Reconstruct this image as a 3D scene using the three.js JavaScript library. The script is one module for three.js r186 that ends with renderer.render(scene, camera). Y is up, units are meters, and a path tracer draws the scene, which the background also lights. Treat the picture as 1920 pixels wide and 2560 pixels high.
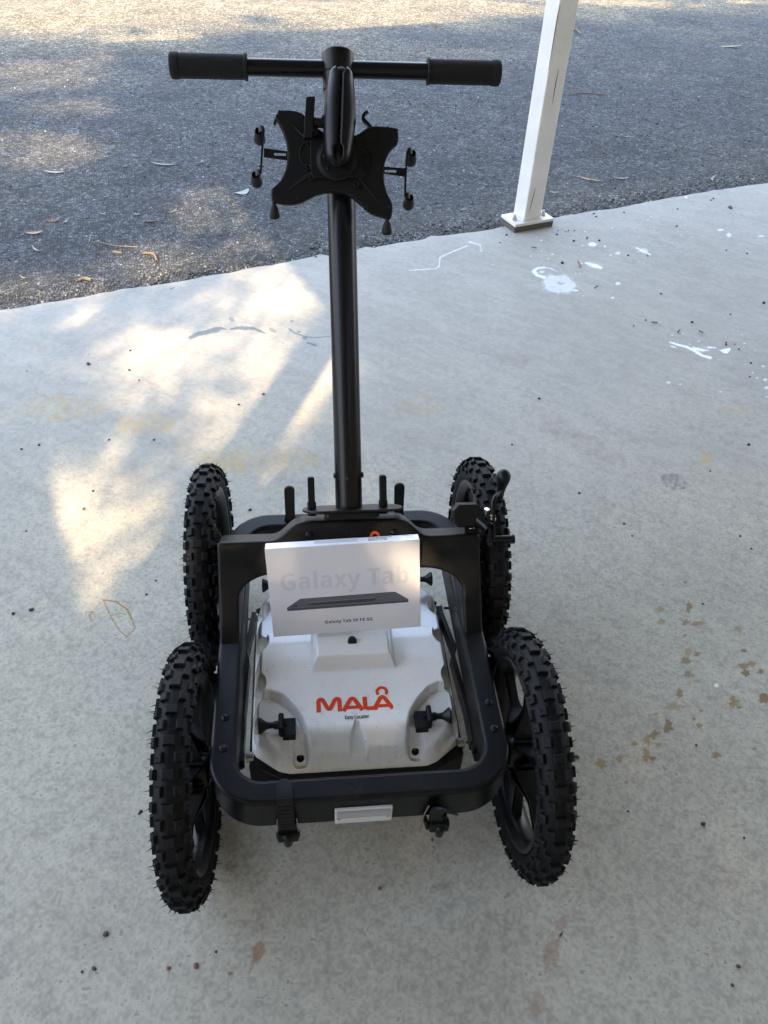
import * as THREE from 'three';
import { mergeGeometries } from 'three/addons/utils/BufferGeometryUtils.js';
import { RoundedBoxGeometry } from 'three/addons/geometries/RoundedBoxGeometry.js';

// ------------------------------------------------------------------ camera, sky, sun, exposure
const scene = new THREE.Scene();
const renderer = new THREE.WebGLRenderer({ antialias: true });
renderer.toneMapping = THREE.LinearToneMapping;
renderer.toneMappingExposure = 3.8;
renderer.shadowMap.enabled = true;

const EYE = 1.3672, PITCH = 0.7493, ROLL = 0.0519, FOCAL = 1932.4;   // FOCAL in pixels of a 2560 px tall frame
const camera = new THREE.PerspectiveCamera(2 * Math.atan(1280 / FOCAL) * 180 / Math.PI, 0.75, 0.05, 2000);
const FW = new THREE.Vector3(0, -Math.sin(PITCH), -Math.cos(PITCH));
const RIGHT = new THREE.Vector3(Math.cos(ROLL), Math.sin(ROLL) * Math.cos(PITCH), -Math.sin(ROLL) * Math.sin(PITCH));
const UP = new THREE.Vector3(-Math.sin(ROLL), Math.cos(ROLL) * Math.cos(PITCH), -Math.cos(ROLL) * Math.sin(PITCH));
camera.position.set(0, EYE, 0);
camera.up.copy(UP);
camera.lookAt(camera.position.clone().add(FW));
scene.add(camera);

const SUN_H = [0.24, -0.97], SUN_EL = 38.3 * Math.PI / 180;             // way the light travels over the ground (x, z), elevation
const SUN = new THREE.Vector3(-SUN_H[0] * Math.cos(SUN_EL), Math.sin(SUN_EL), -SUN_H[1] * Math.cos(SUN_EL)).normalize();
{
  const W = 256, H = 128, d = new Float32Array(W * H * 4), v = new THREE.Vector3();
  for (let j = 0; j < H; j++) for (let i = 0; i < W; i++) {
    const th = (j + 0.5) / H * Math.PI - Math.PI / 2, ph = (i + 0.5) / W * 2 * Math.PI - Math.PI;
    v.set(Math.cos(th) * Math.cos(ph), Math.sin(th), Math.cos(th) * Math.sin(ph));
    const h = Math.max(0, v.y), g = Math.pow(1 - h, 2.2), s = Math.max(0, v.dot(SUN)), glow = 0.9 * Math.pow(s, 8) + 1.2 * Math.pow(s, 60);
    const k = 1.08;
    d.set([k * (0.49 + 0.50 * g + glow), k * (0.67 + 0.31 * g + 0.92 * glow), k * (1.02 - 0.06 * g + 0.75 * glow), 1], (j * W + i) * 4);
    if (v.y < 0) d.set([0.3, 0.3, 0.3, 1], (j * W + i) * 4);
  }
  const t = new THREE.DataTexture(d, W, H, THREE.RGBAFormat, THREE.FloatType);
  t.mapping = THREE.EquirectangularReflectionMapping; t.magFilter = THREE.LinearFilter; t.needsUpdate = true;
  scene.background = t; scene.environment = t;
}
const sun = new THREE.DirectionalLight(new THREE.Color(1.0, 0.74, 0.45), 4.2);
sun.position.copy(SUN).multiplyScalar(30).add(new THREE.Vector3(0, 0, -3)); sun.target.position.set(0, 0, -3);
sun.castShadow = true; sun.shadow.mapSize.set(4096, 4096); sun.shadow.radius = 0.75;
Object.assign(sun.shadow.camera, { left: -12, right: 12, top: 12, bottom: -12, near: 1, far: 60 });
scene.add(sun, sun.target);

// ------------------------------------------------------------------ helpers
let seed = 1234567;
const rnd = () => { seed = (seed + 0x6D2B79F5) | 0; let t = Math.imul(seed ^ (seed >>> 15), 1 | seed); t = (t + Math.imul(t ^ (t >>> 7), 61 | t)) ^ t; return ((t ^ (t >>> 14)) >>> 0) / 4294967296; };
const rr = (a, b) => a + (b - a) * rnd();
const gauss = () => (rnd() + rnd() + rnd() + rnd() - 2) * 0.87;
const LAT = new Float32Array(65536); for (let i = 0; i < 65536; i++) LAT[i] = rnd();
function vn(x, y, per = 256) {                                        // value noise, period per <= 256
  const xf = Math.floor(x), yf = Math.floor(y); let fx = x - xf, fy = y - yf;
  fx = fx * fx * (3 - 2 * fx); fy = fy * fy * (3 - 2 * fy);
  const x0 = ((xf % per) + per) % per, y0 = ((yf % per) + per) % per, x1 = (x0 + 1) % per, y1 = (y0 + 1) % per;
  const a = LAT[y0 * 256 + x0], b = LAT[y0 * 256 + x1], c = LAT[y1 * 256 + x0], d = LAT[y1 * 256 + x1];
  return a + (b - a) * fx + (c - a) * fy + (a - b - c + d) * fx * fy;
}
const sst = (a, b, x) => { const t = Math.min(1, Math.max(0, (x - a) / (b - a))); return t * t * (3 - 2 * t); };
const lerp = (a, b, t) => a + (b - a) * t;
function groundAt(px, py, y = 0) {                                    // where the sight line of a photograph pixel (1920 x 2560) meets height y
  const d = FW.clone().addScaledVector(RIGHT, (px - 960) / FOCAL).addScaledVector(UP, (1280 - py) / FOCAL);
  const t = (y - EYE) / d.y; return [d.x * t, d.z * t];
}
const taken = {};
function numbered(n) { if (!(n in taken)) { taken[n] = 0; return n; } taken[n]++; return n + '_' + String(taken[n]).padStart(3, '0'); }
function tag(o, label, category, group, kind) {
  if (label) o.userData.label = label; if (category) o.userData.category = category; if (group) o.userData.group = group; if (kind) o.userData.kind = kind; return o;
}
const CART_POS = new THREE.Vector3(-0.0173, 0, -0.6495), CART_YAW = 0.1221;
function thing(name, label, category, pos, yaw = 0, group) {
  const o = new THREE.Group(); o.name = numbered(name); o.position.copy(pos); o.rotation.y = yaw; scene.add(o); return tag(o, label, category, group);
}
const cartWorld = (x, y, z) => new THREE.Vector3(x, y, z).applyAxisAngle(new THREE.Vector3(0, 1, 0), CART_YAW).add(CART_POS);
function clean(g) {
  let n = g.index ? g.toNonIndexed() : g.clone();
  for (const k of Object.keys(n.attributes)) if (!['position', 'normal', 'uv', 'color'].includes(k)) n.deleteAttribute(k);
  n.morphAttributes = {}; n.clearGroups(); if (!n.attributes.normal) n.computeVertexNormals();
  return n;
}
function merge(list) {
  const l = list.flat(Infinity).map(clean), col = l.some((g) => g.attributes.color);
  for (const g of l) {
    const c = g.attributes.position.count;
    if (!g.attributes.uv) g.setAttribute('uv', new THREE.BufferAttribute(new Float32Array(c * 2), 2));
    if (col && !g.attributes.color) g.setAttribute('color', new THREE.BufferAttribute(new Float32Array(c * 3).fill(1), 3));
  }
  return mergeGeometries(l, false);
}
function metreUV(g, s = 1) {                                          // uv in metres from the dominant direction of each triangle
  const n = g.index ? g.toNonIndexed() : g, p = n.attributes.position, q = n.attributes.normal, uv = new Float32Array(p.count * 2);
  for (let t = 0; t < p.count; t += 3) {
    let x = 0, y = 0, z = 0; for (let k = 0; k < 3; k++) { x += Math.abs(q.getX(t + k)); y += Math.abs(q.getY(t + k)); z += Math.abs(q.getZ(t + k)); }
    for (let k = 0; k < 3; k++) {
      const X = p.getX(t + k), Y = p.getY(t + k), Z = p.getZ(t + k), i = (t + k) * 2;
      if (x >= y && x >= z) { uv[i] = Z / s; uv[i + 1] = Y / s; } else if (y >= z) { uv[i] = X / s; uv[i + 1] = Z / s; } else { uv[i] = X / s; uv[i + 1] = Y / s; }
    }
  }
  n.setAttribute('uv', new THREE.BufferAttribute(uv, 2)); return n;
}
let shift = new THREE.Vector3();                                      // set while a thing with its own base is built
function part(name, list, m, parent, label) {
  let g = merge(Array.isArray(list) ? list : [list]);
  g.translate(-shift.x, -shift.y, -shift.z);
  if (m.userData.metre) g = metreUV(g, m.userData.metre);
  const o = new THREE.Mesh(g, m); o.name = parent === scene ? numbered(name) : name; o.castShadow = o.receiveShadow = true; parent.add(o);
  if (label) o.userData.label = label; return o;
}
const V = (x, y, z) => new THREE.Vector3(x, y, z);
function bx(w, h, d, x, y, z, r = 0.0015, rot) {
  const g = r > 0 ? new RoundedBoxGeometry(w, h, d, 2, Math.min(r, w / 2.01, h / 2.01, d / 2.01)) : new THREE.BoxGeometry(w, h, d);
  if (rot) g.applyMatrix4(new THREE.Matrix4().makeRotationFromEuler(new THREE.Euler(...rot)));
  g.translate(x, y, z); return g;
}
function rod(a, b, r0, r1 = r0, seg = 20, open = false) {
  const d = b.clone().sub(a), L = d.length(), g = new THREE.CylinderGeometry(r1, r0, L, seg, 1, open);
  g.translate(0, L / 2, 0); g.applyQuaternion(new THREE.Quaternion().setFromUnitVectors(V(0, 1, 0), d.normalize())); g.translate(a.x, a.y, a.z); return g;
}
function turned(a, dir, prof, seg = 24) {                             // lathe profile [[along, radius]...] set along dir from a
  const g = new THREE.LatheGeometry(prof.map(([l, r]) => new THREE.Vector2(Math.max(r, 1e-5), l)), seg);
  g.applyQuaternion(new THREE.Quaternion().setFromUnitVectors(V(0, 1, 0), dir.clone().normalize())); g.translate(a.x, a.y, a.z); return g;
}
function extr(shape, depth, bevel = 0.001, seg = 2, curve = 8) {
  const g = new THREE.ExtrudeGeometry(shape, { depth: Math.max(1e-4, depth - 2 * bevel), bevelEnabled: bevel > 0, bevelThickness: bevel, bevelSize: bevel, bevelOffset: -bevel, bevelSegments: seg, curveSegments: curve });
  g.translate(0, 0, bevel); return g;
}
const basis = (g, ex, ey, ez, o) => { g.applyMatrix4(new THREE.Matrix4().makeBasis(ex, ey, ez).setPosition(o)); return g; };
function rrect(w, h, r, x = 0, y = 0, S = THREE.Shape) {
  const s = new S(), a = x - w / 2, b = x + w / 2, c = y - h / 2, d = y + h / 2;
  s.moveTo(a + r, c); s.lineTo(b - r, c); s.absarc(b - r, c + r, r, -Math.PI / 2, 0); s.lineTo(b, d - r); s.absarc(b - r, d - r, r, 0, Math.PI / 2);
  s.lineTo(a + r, d); s.absarc(a + r, d - r, r, Math.PI / 2, Math.PI); s.lineTo(a, c + r); s.absarc(a + r, c + r, r, Math.PI, 1.5 * Math.PI); return s;
}
function ribbon(pts, wdir, wfn, th) {                                 // strip with thickness th through pts; wdir = width direction, wfn(t) = half width
  const n = pts.length, pos = [], idx = [];
  for (let i = 0; i < n; i++) {
    const t = pts[Math.min(n - 1, i + 1)].clone().sub(pts[Math.max(0, i - 1)]).normalize(), nn = t.clone().cross(wdir).normalize(), w = wfn(i / (n - 1));
    for (const [a, b] of [[-1, -1], [1, -1], [1, 1], [-1, 1]]) { const p = pts[i].clone().addScaledVector(wdir, a * w).addScaledVector(nn, b * th / 2); pos.push(p.x, p.y, p.z); }
    if (i < n - 1) for (let k = 0; k < 4; k++) { const A = i * 4 + k, B = i * 4 + (k + 1) % 4, C = A + 4, D = B + 4; idx.push(A, B, C, B, D, C); }
  }
  idx.push(0, 2, 1, 0, 3, 2); const e = (n - 1) * 4; idx.push(e, e + 1, e + 2, e, e + 2, e + 3);
  let g = new THREE.BufferGeometry(); g.setAttribute('position', new THREE.Float32BufferAttribute(pos, 3)); g.setIndex(idx); g = g.toNonIndexed(); g.computeVertexNormals(); return g;
}
const curvePts = (list, n) => new THREE.CatmullRomCurve3(list, false, 'centripetal').getPoints(n);
const tube = (list, r, n = 24, seg = 10) => new THREE.TubeGeometry(new THREE.CatmullRomCurve3(list, false, 'centripetal'), n, r, seg);
const ball = (r, x, y, z, w = 20, h = 14) => new THREE.SphereGeometry(r, w, h).translate(x, y, z);

// ------------------------------------------------------------------ textures
function dataTex(n, fn, srgb, rx = 1, ry = 1) {
  const d = new Uint8Array(n * n * 4);
  for (let j = 0; j < n; j++) for (let i = 0; i < n; i++) { const c = fn(i / n, j / n, i, j), k = (j * n + i) * 4; d[k] = c[0]; d[k + 1] = c[1]; d[k + 2] = c[2]; d[k + 3] = 255; }
  const t = new THREE.DataTexture(d, n, n, THREE.RGBAFormat, THREE.UnsignedByteType);
  t.wrapS = t.wrapT = THREE.RepeatWrapping; t.magFilter = THREE.LinearFilter; t.minFilter = THREE.LinearMipmapLinearFilter; t.generateMipmaps = true;
  if (srgb) t.colorSpace = THREE.SRGBColorSpace; t.repeat.set(rx, ry); t.needsUpdate = true; return t;
}
const toS = (l) => 255 * (l <= 0.0031308 ? 12.92 * l : 1.055 * Math.pow(Math.max(0, l), 1 / 2.4) - 0.055);
const c8 = (x) => Math.max(0, Math.min(255, x));

// plastic orange-peel grain, tile = 0.08 m
const grainTex = dataTex(512, (u, v) => { const k = 255 * (0.5 * vn(u * 64, v * 64, 64) + 0.3 * vn(u * 128, v * 128, 128) + 0.2 * vn(u * 32, v * 32, 32)); return [k, k, k]; });
// scuffs and dust specks on black plastic, tile = 0.4 m
const scuffTex = dataTex(1024, (u, v, i, j) => {
  const a = vn(u * 12, v * 12, 12), b = vn(u * 60, v * 60, 60), r = rnd();
  let k = 0.0030 * (0.75 + 0.5 * a) + 0.0022 * sst(0.55, 0.9, a * 0.6 + b * 0.4); k += 0.006 * sst(0.62, 0.9, vn(u * 5 + 20, v * 5 + 8, 256) * 0.7 + b * 0.3); if (r > 0.9993) k = 0.07; else if (r > 0.997) k += 0.008;
  return [toS(k * 0.96), toS(k), toS(k * 1.1)];
}, true);
const rubberTex = dataTex(512, (u, v) => { const a = vn(u * 16, v * 16, 16), b = vn(u * 90, v * 90, 90); const k = 0.82 + 0.36 * (0.6 * a + 0.4 * b); return [c8(200 * k), c8(200 * k), c8(200 * k)]; }, true);

const mat = (o, metre) => { const m = new THREE.MeshPhysicalMaterial(o); if (metre) m.userData.metre = metre; return m; };
const RGB = (r, g, b) => new THREE.Color().setRGB(r, g, b === undefined ? r : b);
const rep = (t, s) => { const c = t.clone(); c.repeat.set(s, s); c.needsUpdate = true; return c; };
const M = {
  plastic: mat({ map: rep(scuffTex, 2.5), roughness: 0.40, specularIntensity: 0.5, bumpMap: rep(grainTex, 12.5), bumpScale: 0.00018 }, 1),
  nylon: mat({ color: RGB(0.003, 0.0034, 0.004), roughness: 0.34, specularIntensity: 0.6, bumpMap: rep(grainTex, 16), bumpScale: 0.0001 }, 1),
  satin: mat({ color: RGB(0.003, 0.003, 0.0034), roughness: 0.38, specularIntensity: 0.6 }),
  matte: mat({ color: RGB(0.0045, 0.0048, 0.005), roughness: 0.5, specularIntensity: 0.45 }),
  powder: mat({ color: RGB(0.0035, 0.004, 0.005), roughness: 0.24, specularIntensity: 0.6, bumpMap: rep(grainTex, 14), bumpScale: 0.00012 }, 1),
  rubber: mat({ color: RGB(0.0068, 0.0072, 0.0082), map: rep(rubberTex, 8), roughness: 0.62, specularIntensity: 0.42, vertexColors: true }, 1),
  softrubber: mat({ color: RGB(0.006, 0.006, 0.0065), roughness: 0.65, specularIntensity: 0.7 }),
  grip: mat({ color: RGB(0.007, 0.007, 0.007), roughness: 0.75, specularIntensity: 0.7, bumpMap: rep(grainTex, 30), bumpScale: 0.0006 }, 1),
  chrome: mat({ color: RGB(0.62, 0.62, 0.60), metalness: 1, roughness: 0.22 }),
  steel: mat({ color: RGB(0.42, 0.40, 0.36), metalness: 1, roughness: 0.38 }),
  orange: mat({ color: RGB(0.72, 0.085, 0.012), roughness: 0.4 }),
};

// ------------------------------------------------------------------ the setting
// axes of the slab: EX runs along its edge to the right, IN points in under the roof
const EX = V(0.888, 0, -0.46), IN = V(0.46, 0, 0.888), EDGE = V(-0.508, 0, -2.838);
const ROOF_H = 3.4, CORNER = V(-3.2, 0, -1.95);                       // outer left corner of the roof
const along = (e, i, y = 0) => CORNER.clone().addScaledVector(EX, e).addScaledVector(IN, i).setY(y);
const frame = (g, o) => basis(g, EX, V(0, 1, 0), IN, o);              // build in (edge, up, inward) axes

// --- concrete slab: colour and marks painted in metres on two sheets
function marks(ctx, P) {                                              // P: photograph pixel -> canvas units (metres)
  const poly = (pts, close = true) => { ctx.beginPath(); pts.forEach((p, i) => (i ? ctx.lineTo(...p) : ctx.moveTo(...p))); if (close) ctx.closePath(); };
  function blot(px, py, rx, ry, color, alpha, rag = 0.35, rot = 0, n = 26) {   // ragged blot, radii in photograph pixels
    const ph = rnd() * 100, pts = [];
    for (let i = 0; i < n; i++) {
      const a = i / n * 2 * Math.PI, k = 1 - rag * 0.5 + rag * vn(ph + 3 + Math.cos(a) * 2.2, ph + Math.sin(a) * 2.2) + rag * 0.5 * (rnd() - 0.5), x = Math.cos(a) * rx * k, y = Math.sin(a) * ry * k;
      pts.push(P(px + x * Math.cos(rot) - y * Math.sin(rot), py + x * Math.sin(rot) + y * Math.cos(rot)));
    }
    ctx.globalAlpha = alpha * (color === '#eef2f6' ? 0.66 : 1); ctx.fillStyle = color; poly(pts); ctx.fill();
    if (rx > 3.5 && alpha > 0.2) { const c = P(px, py); ctx.globalAlpha *= 0.3; poly(pts.map(([u, v]) => [c[0] + (u - c[0]) * rr(1.08, 1.32), c[1] + (v - c[1]) * rr(1.08, 1.32)])); ctx.fill(); }   // thin soaked rim
  }
  function mottle(px, py, rx, ry, color, alpha, n, size, rot = 0) {   // stain made of many small ragged flecks
    for (let i = 0; i < n; i++) {
      const a = rnd() * 6.283, r = Math.sqrt(rnd()), x = Math.cos(a) * r * rx, y = Math.sin(a) * r * ry, s = size * rr(0.4, 1.3);
      blot(px + x * Math.cos(rot) - y * Math.sin(rot), py + x * Math.sin(rot) + y * Math.cos(rot), s * 1.5, s, color, alpha * rr(0.4, 1), 0.8, rr(-1, 1), 9);
    }
  }
  function stroke(pts, w0, w1, color, alpha, rag = 0.4) {
    for (let k = 0; k < pts.length - 1; k++) {
      const [ax, ay] = pts[k], [bx2, by2] = pts[k + 1], L = Math.hypot(bx2 - ax, by2 - ay), n = Math.max(2, Math.ceil(L / Math.max(1.2, w0 * 0.5)));
      for (let i = 0; i <= n; i++) { const t = (k + i / n) / (pts.length - 1), w = lerp(w0, w1, t) * rr(0.7, 1.2); blot(lerp(ax, bx2, i / n), lerp(ay, by2, i / n), w, w * 0.7, color, alpha, rag, 0, 9); }
    }
  }
  const W = '#eef2f6', MUD = '#6e5c3c', MUD2 = '#86714a', GREY = '#6d767c', TAN = '#b79a68', PINK = '#93796a', DK = '#5d5c5a';
  // tan and grey stains
  for (const [x, y, rx, ry, n] of [[160, 1020, 110, 30, 260], [365, 1060, 80, 28, 260], [640, 1150, 160, 32, 420], [560, 1170, 60, 20, 120], [1050, 1020, 60, 30, 80], [1765, 1145, 22, 18, 60], [1830, 1025, 40, 10, 30]]) mottle(x, y, rx, ry, TAN, 0.10, n, 6);
  mottle(1685, 1205, 32, 20, '#4e5052', 0.12, 170, 3.4, 0.35);
  mottle(1460, 1105, 120, 26, '#8a7d70', 0.06, 260, 7, 0.5); mottle(1360, 1050, 70, 30, '#8a7d70', 0.06, 160, 6, 0.4); mottle(1280, 900, 50, 16, '#8a7d70', 0.07, 90, 5); mottle(1560, 1290, 60, 24, '#8a7d70', 0.07, 120, 5, 0.5);
  mottle(640, 2150, 40, 60, '#6b5a40', 0.08, 220, 5); mottle(580, 2165, 18, 14, '#4c3a22', 0.14, 60, 3);
  mottle(1100, 2215, 26, 10, '#55524c', 0.08, 70, 4); mottle(110, 2060, 60, 30, '#77756c', 0.05, 140, 6); mottle(130, 2290, 70, 30, '#8a7a62', 0.04, 120, 7); mottle(60, 1000, 130, 200, '#5d5a56', 0.05, 300, 4);
  // footprints and spills
  blot(1375, 2385, 17, 45, PINK, 0.30, 0.5, 0.28); blot(1405, 2310, 13, 20, PINK, 0.32, 0.6, 0.5); blot(1350, 2335, 8, 9, PINK, 0.25, 0.6); blot(1345, 2510, 17, 34, PINK, 0.26, 0.5, 0.1); mottle(1380, 2380, 22, 60, '#6d5a4c', 0.14, 130, 3, 0.25);
  blot(1402, 2337, 2.6, 9, '#2b241d', 0.85, 0.9, 0.35); blot(646, 2378, 15, 26, '#8a6a50', 0.5, 0.5, 0.35); stroke([[640, 2390], [622, 2435]], 7, 3, '#8a7058', 0.3); blot(655, 2318, 4, 14, '#8a7058', 0.4, 0.5); blot(576, 2434, 7, 5, '#6e5c4a', 0.6);
  // boot marks, brown outlines at left
  stroke([[258, 1500], [290, 1504], [318, 1524], [330, 1548]], 2.2, 2.5, '#8a6d48', 0.75); stroke([[258, 1500], [276, 1540], [300, 1578], [318, 1592]], 1.6, 1.6, '#8a6d48', 0.65); stroke([[330, 1548], [338, 1570], [318, 1592]], 1.6, 1.6, '#8a6d48', 0.6); stroke([[276, 1540], [300, 1532], [316, 1536]], 1.4, 1.4, '#8a6d48', 0.6); mottle(305, 1530, 26, 30, '#8a6d48', 0.12, 60, 3);
  mottle(230, 1540, 8, 14, '#6c5138', 0.25, 30, 2.4);
  // mud prints at right
  for (const [x, y, rx, ry, k] of [[935, 330, 24, 16, .45], [945, 410, 18, 14, .5], [1128, 315, 17, 36, .7], [1110, 415, 20, 18, .55], [1190, 425, 38, 12, .5], [1125, 615, 22, 32, .5], [1105, 675, 28, 20, .55], [1185, 630, 15, 12, .6], [1130, 770, 26, 17, .5], [1065, 890, 20, 22, .6], [1030, 985, 55, 18, .4], [990, 1115, 28, 32, .75], [1200, 1110, 18, 18, .7], [895, 1170, 26, 22, .65], [852, 1200, 20, 30, .6], [765, 1230, 18, 13, .75], [845, 1310, 25, 36, .75], [892, 1330, 13, 14, .7], [665, 1330, 18, 18, .6], [545, 1365, 26, 24, .75], [1430, 950, 28, 26, .8], [1468, 985, 16, 8, .7], [1645, 925, 34, 30, .85], [1500, 705, 28, 16, .6], [1555, 697, 28, 17, .8], [1510, 757, 22, 19, .8], [1610, 745, 17, 13, .8], [1495, 605, 16, 10, .75], [1462, 465, 24, 18, .35], [1315, 1305, 25, 18, .6], [930, 1232, 14, 12, .6], [905, 1030, 18, 7, .5], [1438, 1540, 16, 18, .35], [1215, 1008, 9, 6, .7], [1162, 1063, 11, 9, .8], [1105, 505, 9, 8, .5], [1104, 148, 9, 7, .8], [1565, 1265, 10, 6, .7]]) {
    const px = 1300 + x * 0.3737, py = 1400 + y * 0.3737, s = 0.3737 * 1.12;
    blot(px, py, rx * s, ry * s, rnd() > 0.4 ? MUD : MUD2, k * 0.85, 0.95, rr(-0.3, 0.3), 34); mottle(px, py, rx * s * 1.25, ry * s * 1.25, MUD, 0.35 * k, 9, 1.5);
  }
  blot(1791, 1713, 5.5, 4.5, W, 0.95, 0.3);
  // wet grey arcs
  const g4 = (a, b) => [460 + a * 0.2411, 780 + b * 0.2411];
  stroke([g4(70, 265), g4(140, 230), g4(250, 205), g4(330, 185)], 6, 9, GREY, 0.6); stroke([g4(320, 180), g4(380, 168), g4(440, 180)], 7, 2, GREY, 0.6); stroke([g4(490, 178), g4(570, 163), g4(640, 170)], 3, 7, GREY, 0.6); stroke([g4(640, 168), g4(720, 170), g4(790, 198), g4(845, 222)], 6, 4, GREY, 0.6);
  blot(...g4(920, 190), 9, 5, GREY, 0.6, 0.5, 0.5); blot(...g4(490, 78), 6, 6, GREY, 0.5, 0.9); blot(...g4(1118, 95), 4.5, 2.6, GREY, 0.6); blot(...g4(1192, 205), 4.5, 2.8, GREY, 0.7, 0.6); blot(...g4(600, 142), 3, 1.5, GREY, 0.5);
  stroke([g4(1092, 175), g4(1140, 215), g4(1240, 250), g4(1330, 266), g4(1520, 255)], 2.6, 1.4, GREY, 0.75, 0.3); blot(...g4(1255, 270), 6, 3.5, GREY, 0.7, 0.8); stroke([g4(1280, 318), g4(1370, 348)], 3, 3, GREY, 0.6);
  for (let i = 0; i < 22; i++) blot(...g4(870 + i * 9 + rr(-12, 12), 235 + i * 5 + rr(-16, 16)), rr(0.6, 1.8), rr(0.5, 1.2), DK, 0.5);
  for (let i = 0; i < 60; i++) { const t = rnd(); blot(lerp(120, 310, t) + rr(-5, 5), lerp(835, 935, t) + rr(-4, 4), rr(0.8, 2.0), rr(0.5, 1.1), DK, 0.28); }
  // white paint
  const g3 = (a, b) => [1200 + a * 0.217, 560 + b * 0.217], g5 = (a, b) => [1640 + a * 0.16878, 820 + b * 0.16878];
  blot(...g3(915, 690), 39, 22, W, 0.78, 0.28, 0.12, 40); stroke([g3(1080, 760), g3(1130, 770)], 3, 2, W, 0.7); blot(...g3(925, 685), 9, 3.4, '#a9a79f', 0.8, 0.7); mottle(...g3(915, 640), 34, 10, '#a8abab', 0.28, 60, 1.4, 0.1); mottle(...g3(900, 745), 30, 8, '#a8abab', 0.3, 50, 1.4);
  stroke([g3(750, 620), g3(660, 590), g3(615, 545), g3(660, 510), g3(740, 500), g3(820, 515), g3(890, 550)], 6, 2.2, W, 0.55); blot(...g3(712, 552), 7, 3.4, W, 0.65);
  stroke([g3(1215, 447), g3(1275, 465), g3(1390, 503)], 2.5, 4, W, 0.9, 0.2); blot(...g3(1330, 485), 11, 4.4, W, 0.9, 0.3, 0.3); blot(...g3(1295, 235), 10, 5, W, 0.75, 0.3); blot(...g3(1590, 335), 6, 3, W, 0.7, 0.6);
  for (const [a, b, s] of [[705, 188, 3], [1180, 245, 2.4], [1440, 258, 3.4], [835, 348, 3.2], [585, 368, 2.4], [708, 313, 1.6], [1505, 355, 3], [1440, 350, 1.4], [1135, 343, 1.6], [790, 398, 2], [145, 467, 2], [1210, 88, 2.2], [1525, 45, 2.4], [1150, 575, 2.2], [1100, 573, 2], [1590, 685, 6], [1530, 850, 4], [1190, 828, 1.8], [500, 78, 2.2], [1120, 762, 1.6], [1170, 455, 3], [15, 308, 2.6], [110, 327, 1.6], [1235, 290, 1.4], [650, 150, 1.8]]) blot(...g3(a, b), s, s * 0.62, W, 0.9, 0.4);
  stroke([g5(210, 210), g5(330, 250), g5(450, 278), g5(560, 330), g5(680, 405), g5(810, 442)], 3.4, 4.2, W, 0.92, 0.7); stroke([g5(560, 300), g5(700, 330), g5(780, 335)], 5, 2, W, 0.8, 0.8); stroke([g5(770, 285), g5(880, 292)], 3.5, 2.5, W, 0.7, 0.8); mottle(...g5(700, 290), 16, 5, W, 0.5, 30, 1.2); stroke([g5(220, 270), g5(290, 288)], 2.4, 2, W, 0.7);
  ctx.globalAlpha = 1; ctx.fillStyle = W; poly([[935, 335], [985, 315], [1100, 293], [1103, 322], [1062, 376], [995, 374], [985, 352]].map(([a, b]) => P(...g5(a, b)))); ctx.fill();
  for (const [a, b, s] of [[395, 80, 3], [635, 195, 2.8], [495, 240, 2.2], [1310, 228, 2.8], [1465, 335, 2.2], [922, 470, 2], [185, 805, 4.6], [358, 833, 3.4], [953, 946, 2.8], [1585, 567, 3.6], [1435, 662, 3], [1500, 742, 3.2], [1620, 765, 5], [1640, 885, 6], [1317, 538, 2], [1640, 1020, 3], [240, 108, 2.4], [1268, 98, 1.8]]) blot(...g5(a, b), s, s * 0.55, W, 0.95, 0.3);
  const g2 = (a, b) => [960 + a * 0.5787, b * 0.5787];
  stroke([g2(110, 1168), g2(225, 1160), g2(238, 1150), g2(242, 1112), g2(300, 1085), g2(360, 1062)], 1.6, 1.8, W, 0.62, 0.5); stroke([g2(370, 1045), g2(415, 1058), g2(420, 1080)], 3.4, 1.4, W, 0.4, 0.8);
  blot(...g2(1120, 1085), 13, 6, W, 0.55, 0.9, 0.2); stroke([g2(1090, 1070), g2(1150, 1100)], 3, 3, W, 0.5, 0.8); blot(...g2(900, 1145), 16, 6, W, 0.5, 0.4, 0.25); blot(...g2(900, 1055), 9, 5, W, 0.6, 0.4); blot(...g2(1490, 1015), 5.5, 5, W, 0.9, 0.3); blot(...g2(1455, 993), 8, 2.6, W, 0.8); blot(...g2(1630, 1020), 8, 2.4, W, 0.7); blot(...g2(1305, 853), 4, 3, W, 0.8, 0.6);
  for (let i = 0; i < 55; i++) { const a = rr(1060, 1330), b = rr(930, 1150); blot(...g2(a, b), rr(0.6, 2.2), rr(0.5, 1.2), W, rr(0.4, 0.9), 0.5); }
  for (let i = 0; i < 36; i++) { const a = rr(650, 1659), b = rr(880, 1200); blot(...g2(a, b), rr(0.5, 1.7), rr(0.4, 1.0), W, rr(0.4, 0.9), 0.5); }
  // fine cracks
  for (const pts of [[[1310, 1860], [1330, 1990]], [[1310, 2095], [1430, 2230]], [[1560, 1700], [1640, 1640]], [[1500, 1440], [1560, 1500], [1640, 1545]], [[600, 2300], [592, 2350], [588, 2420]]]) stroke(pts, 0.8, 0.6, '#77746c', 0.4, 0.6);
  ctx.globalAlpha = 1;
}
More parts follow.
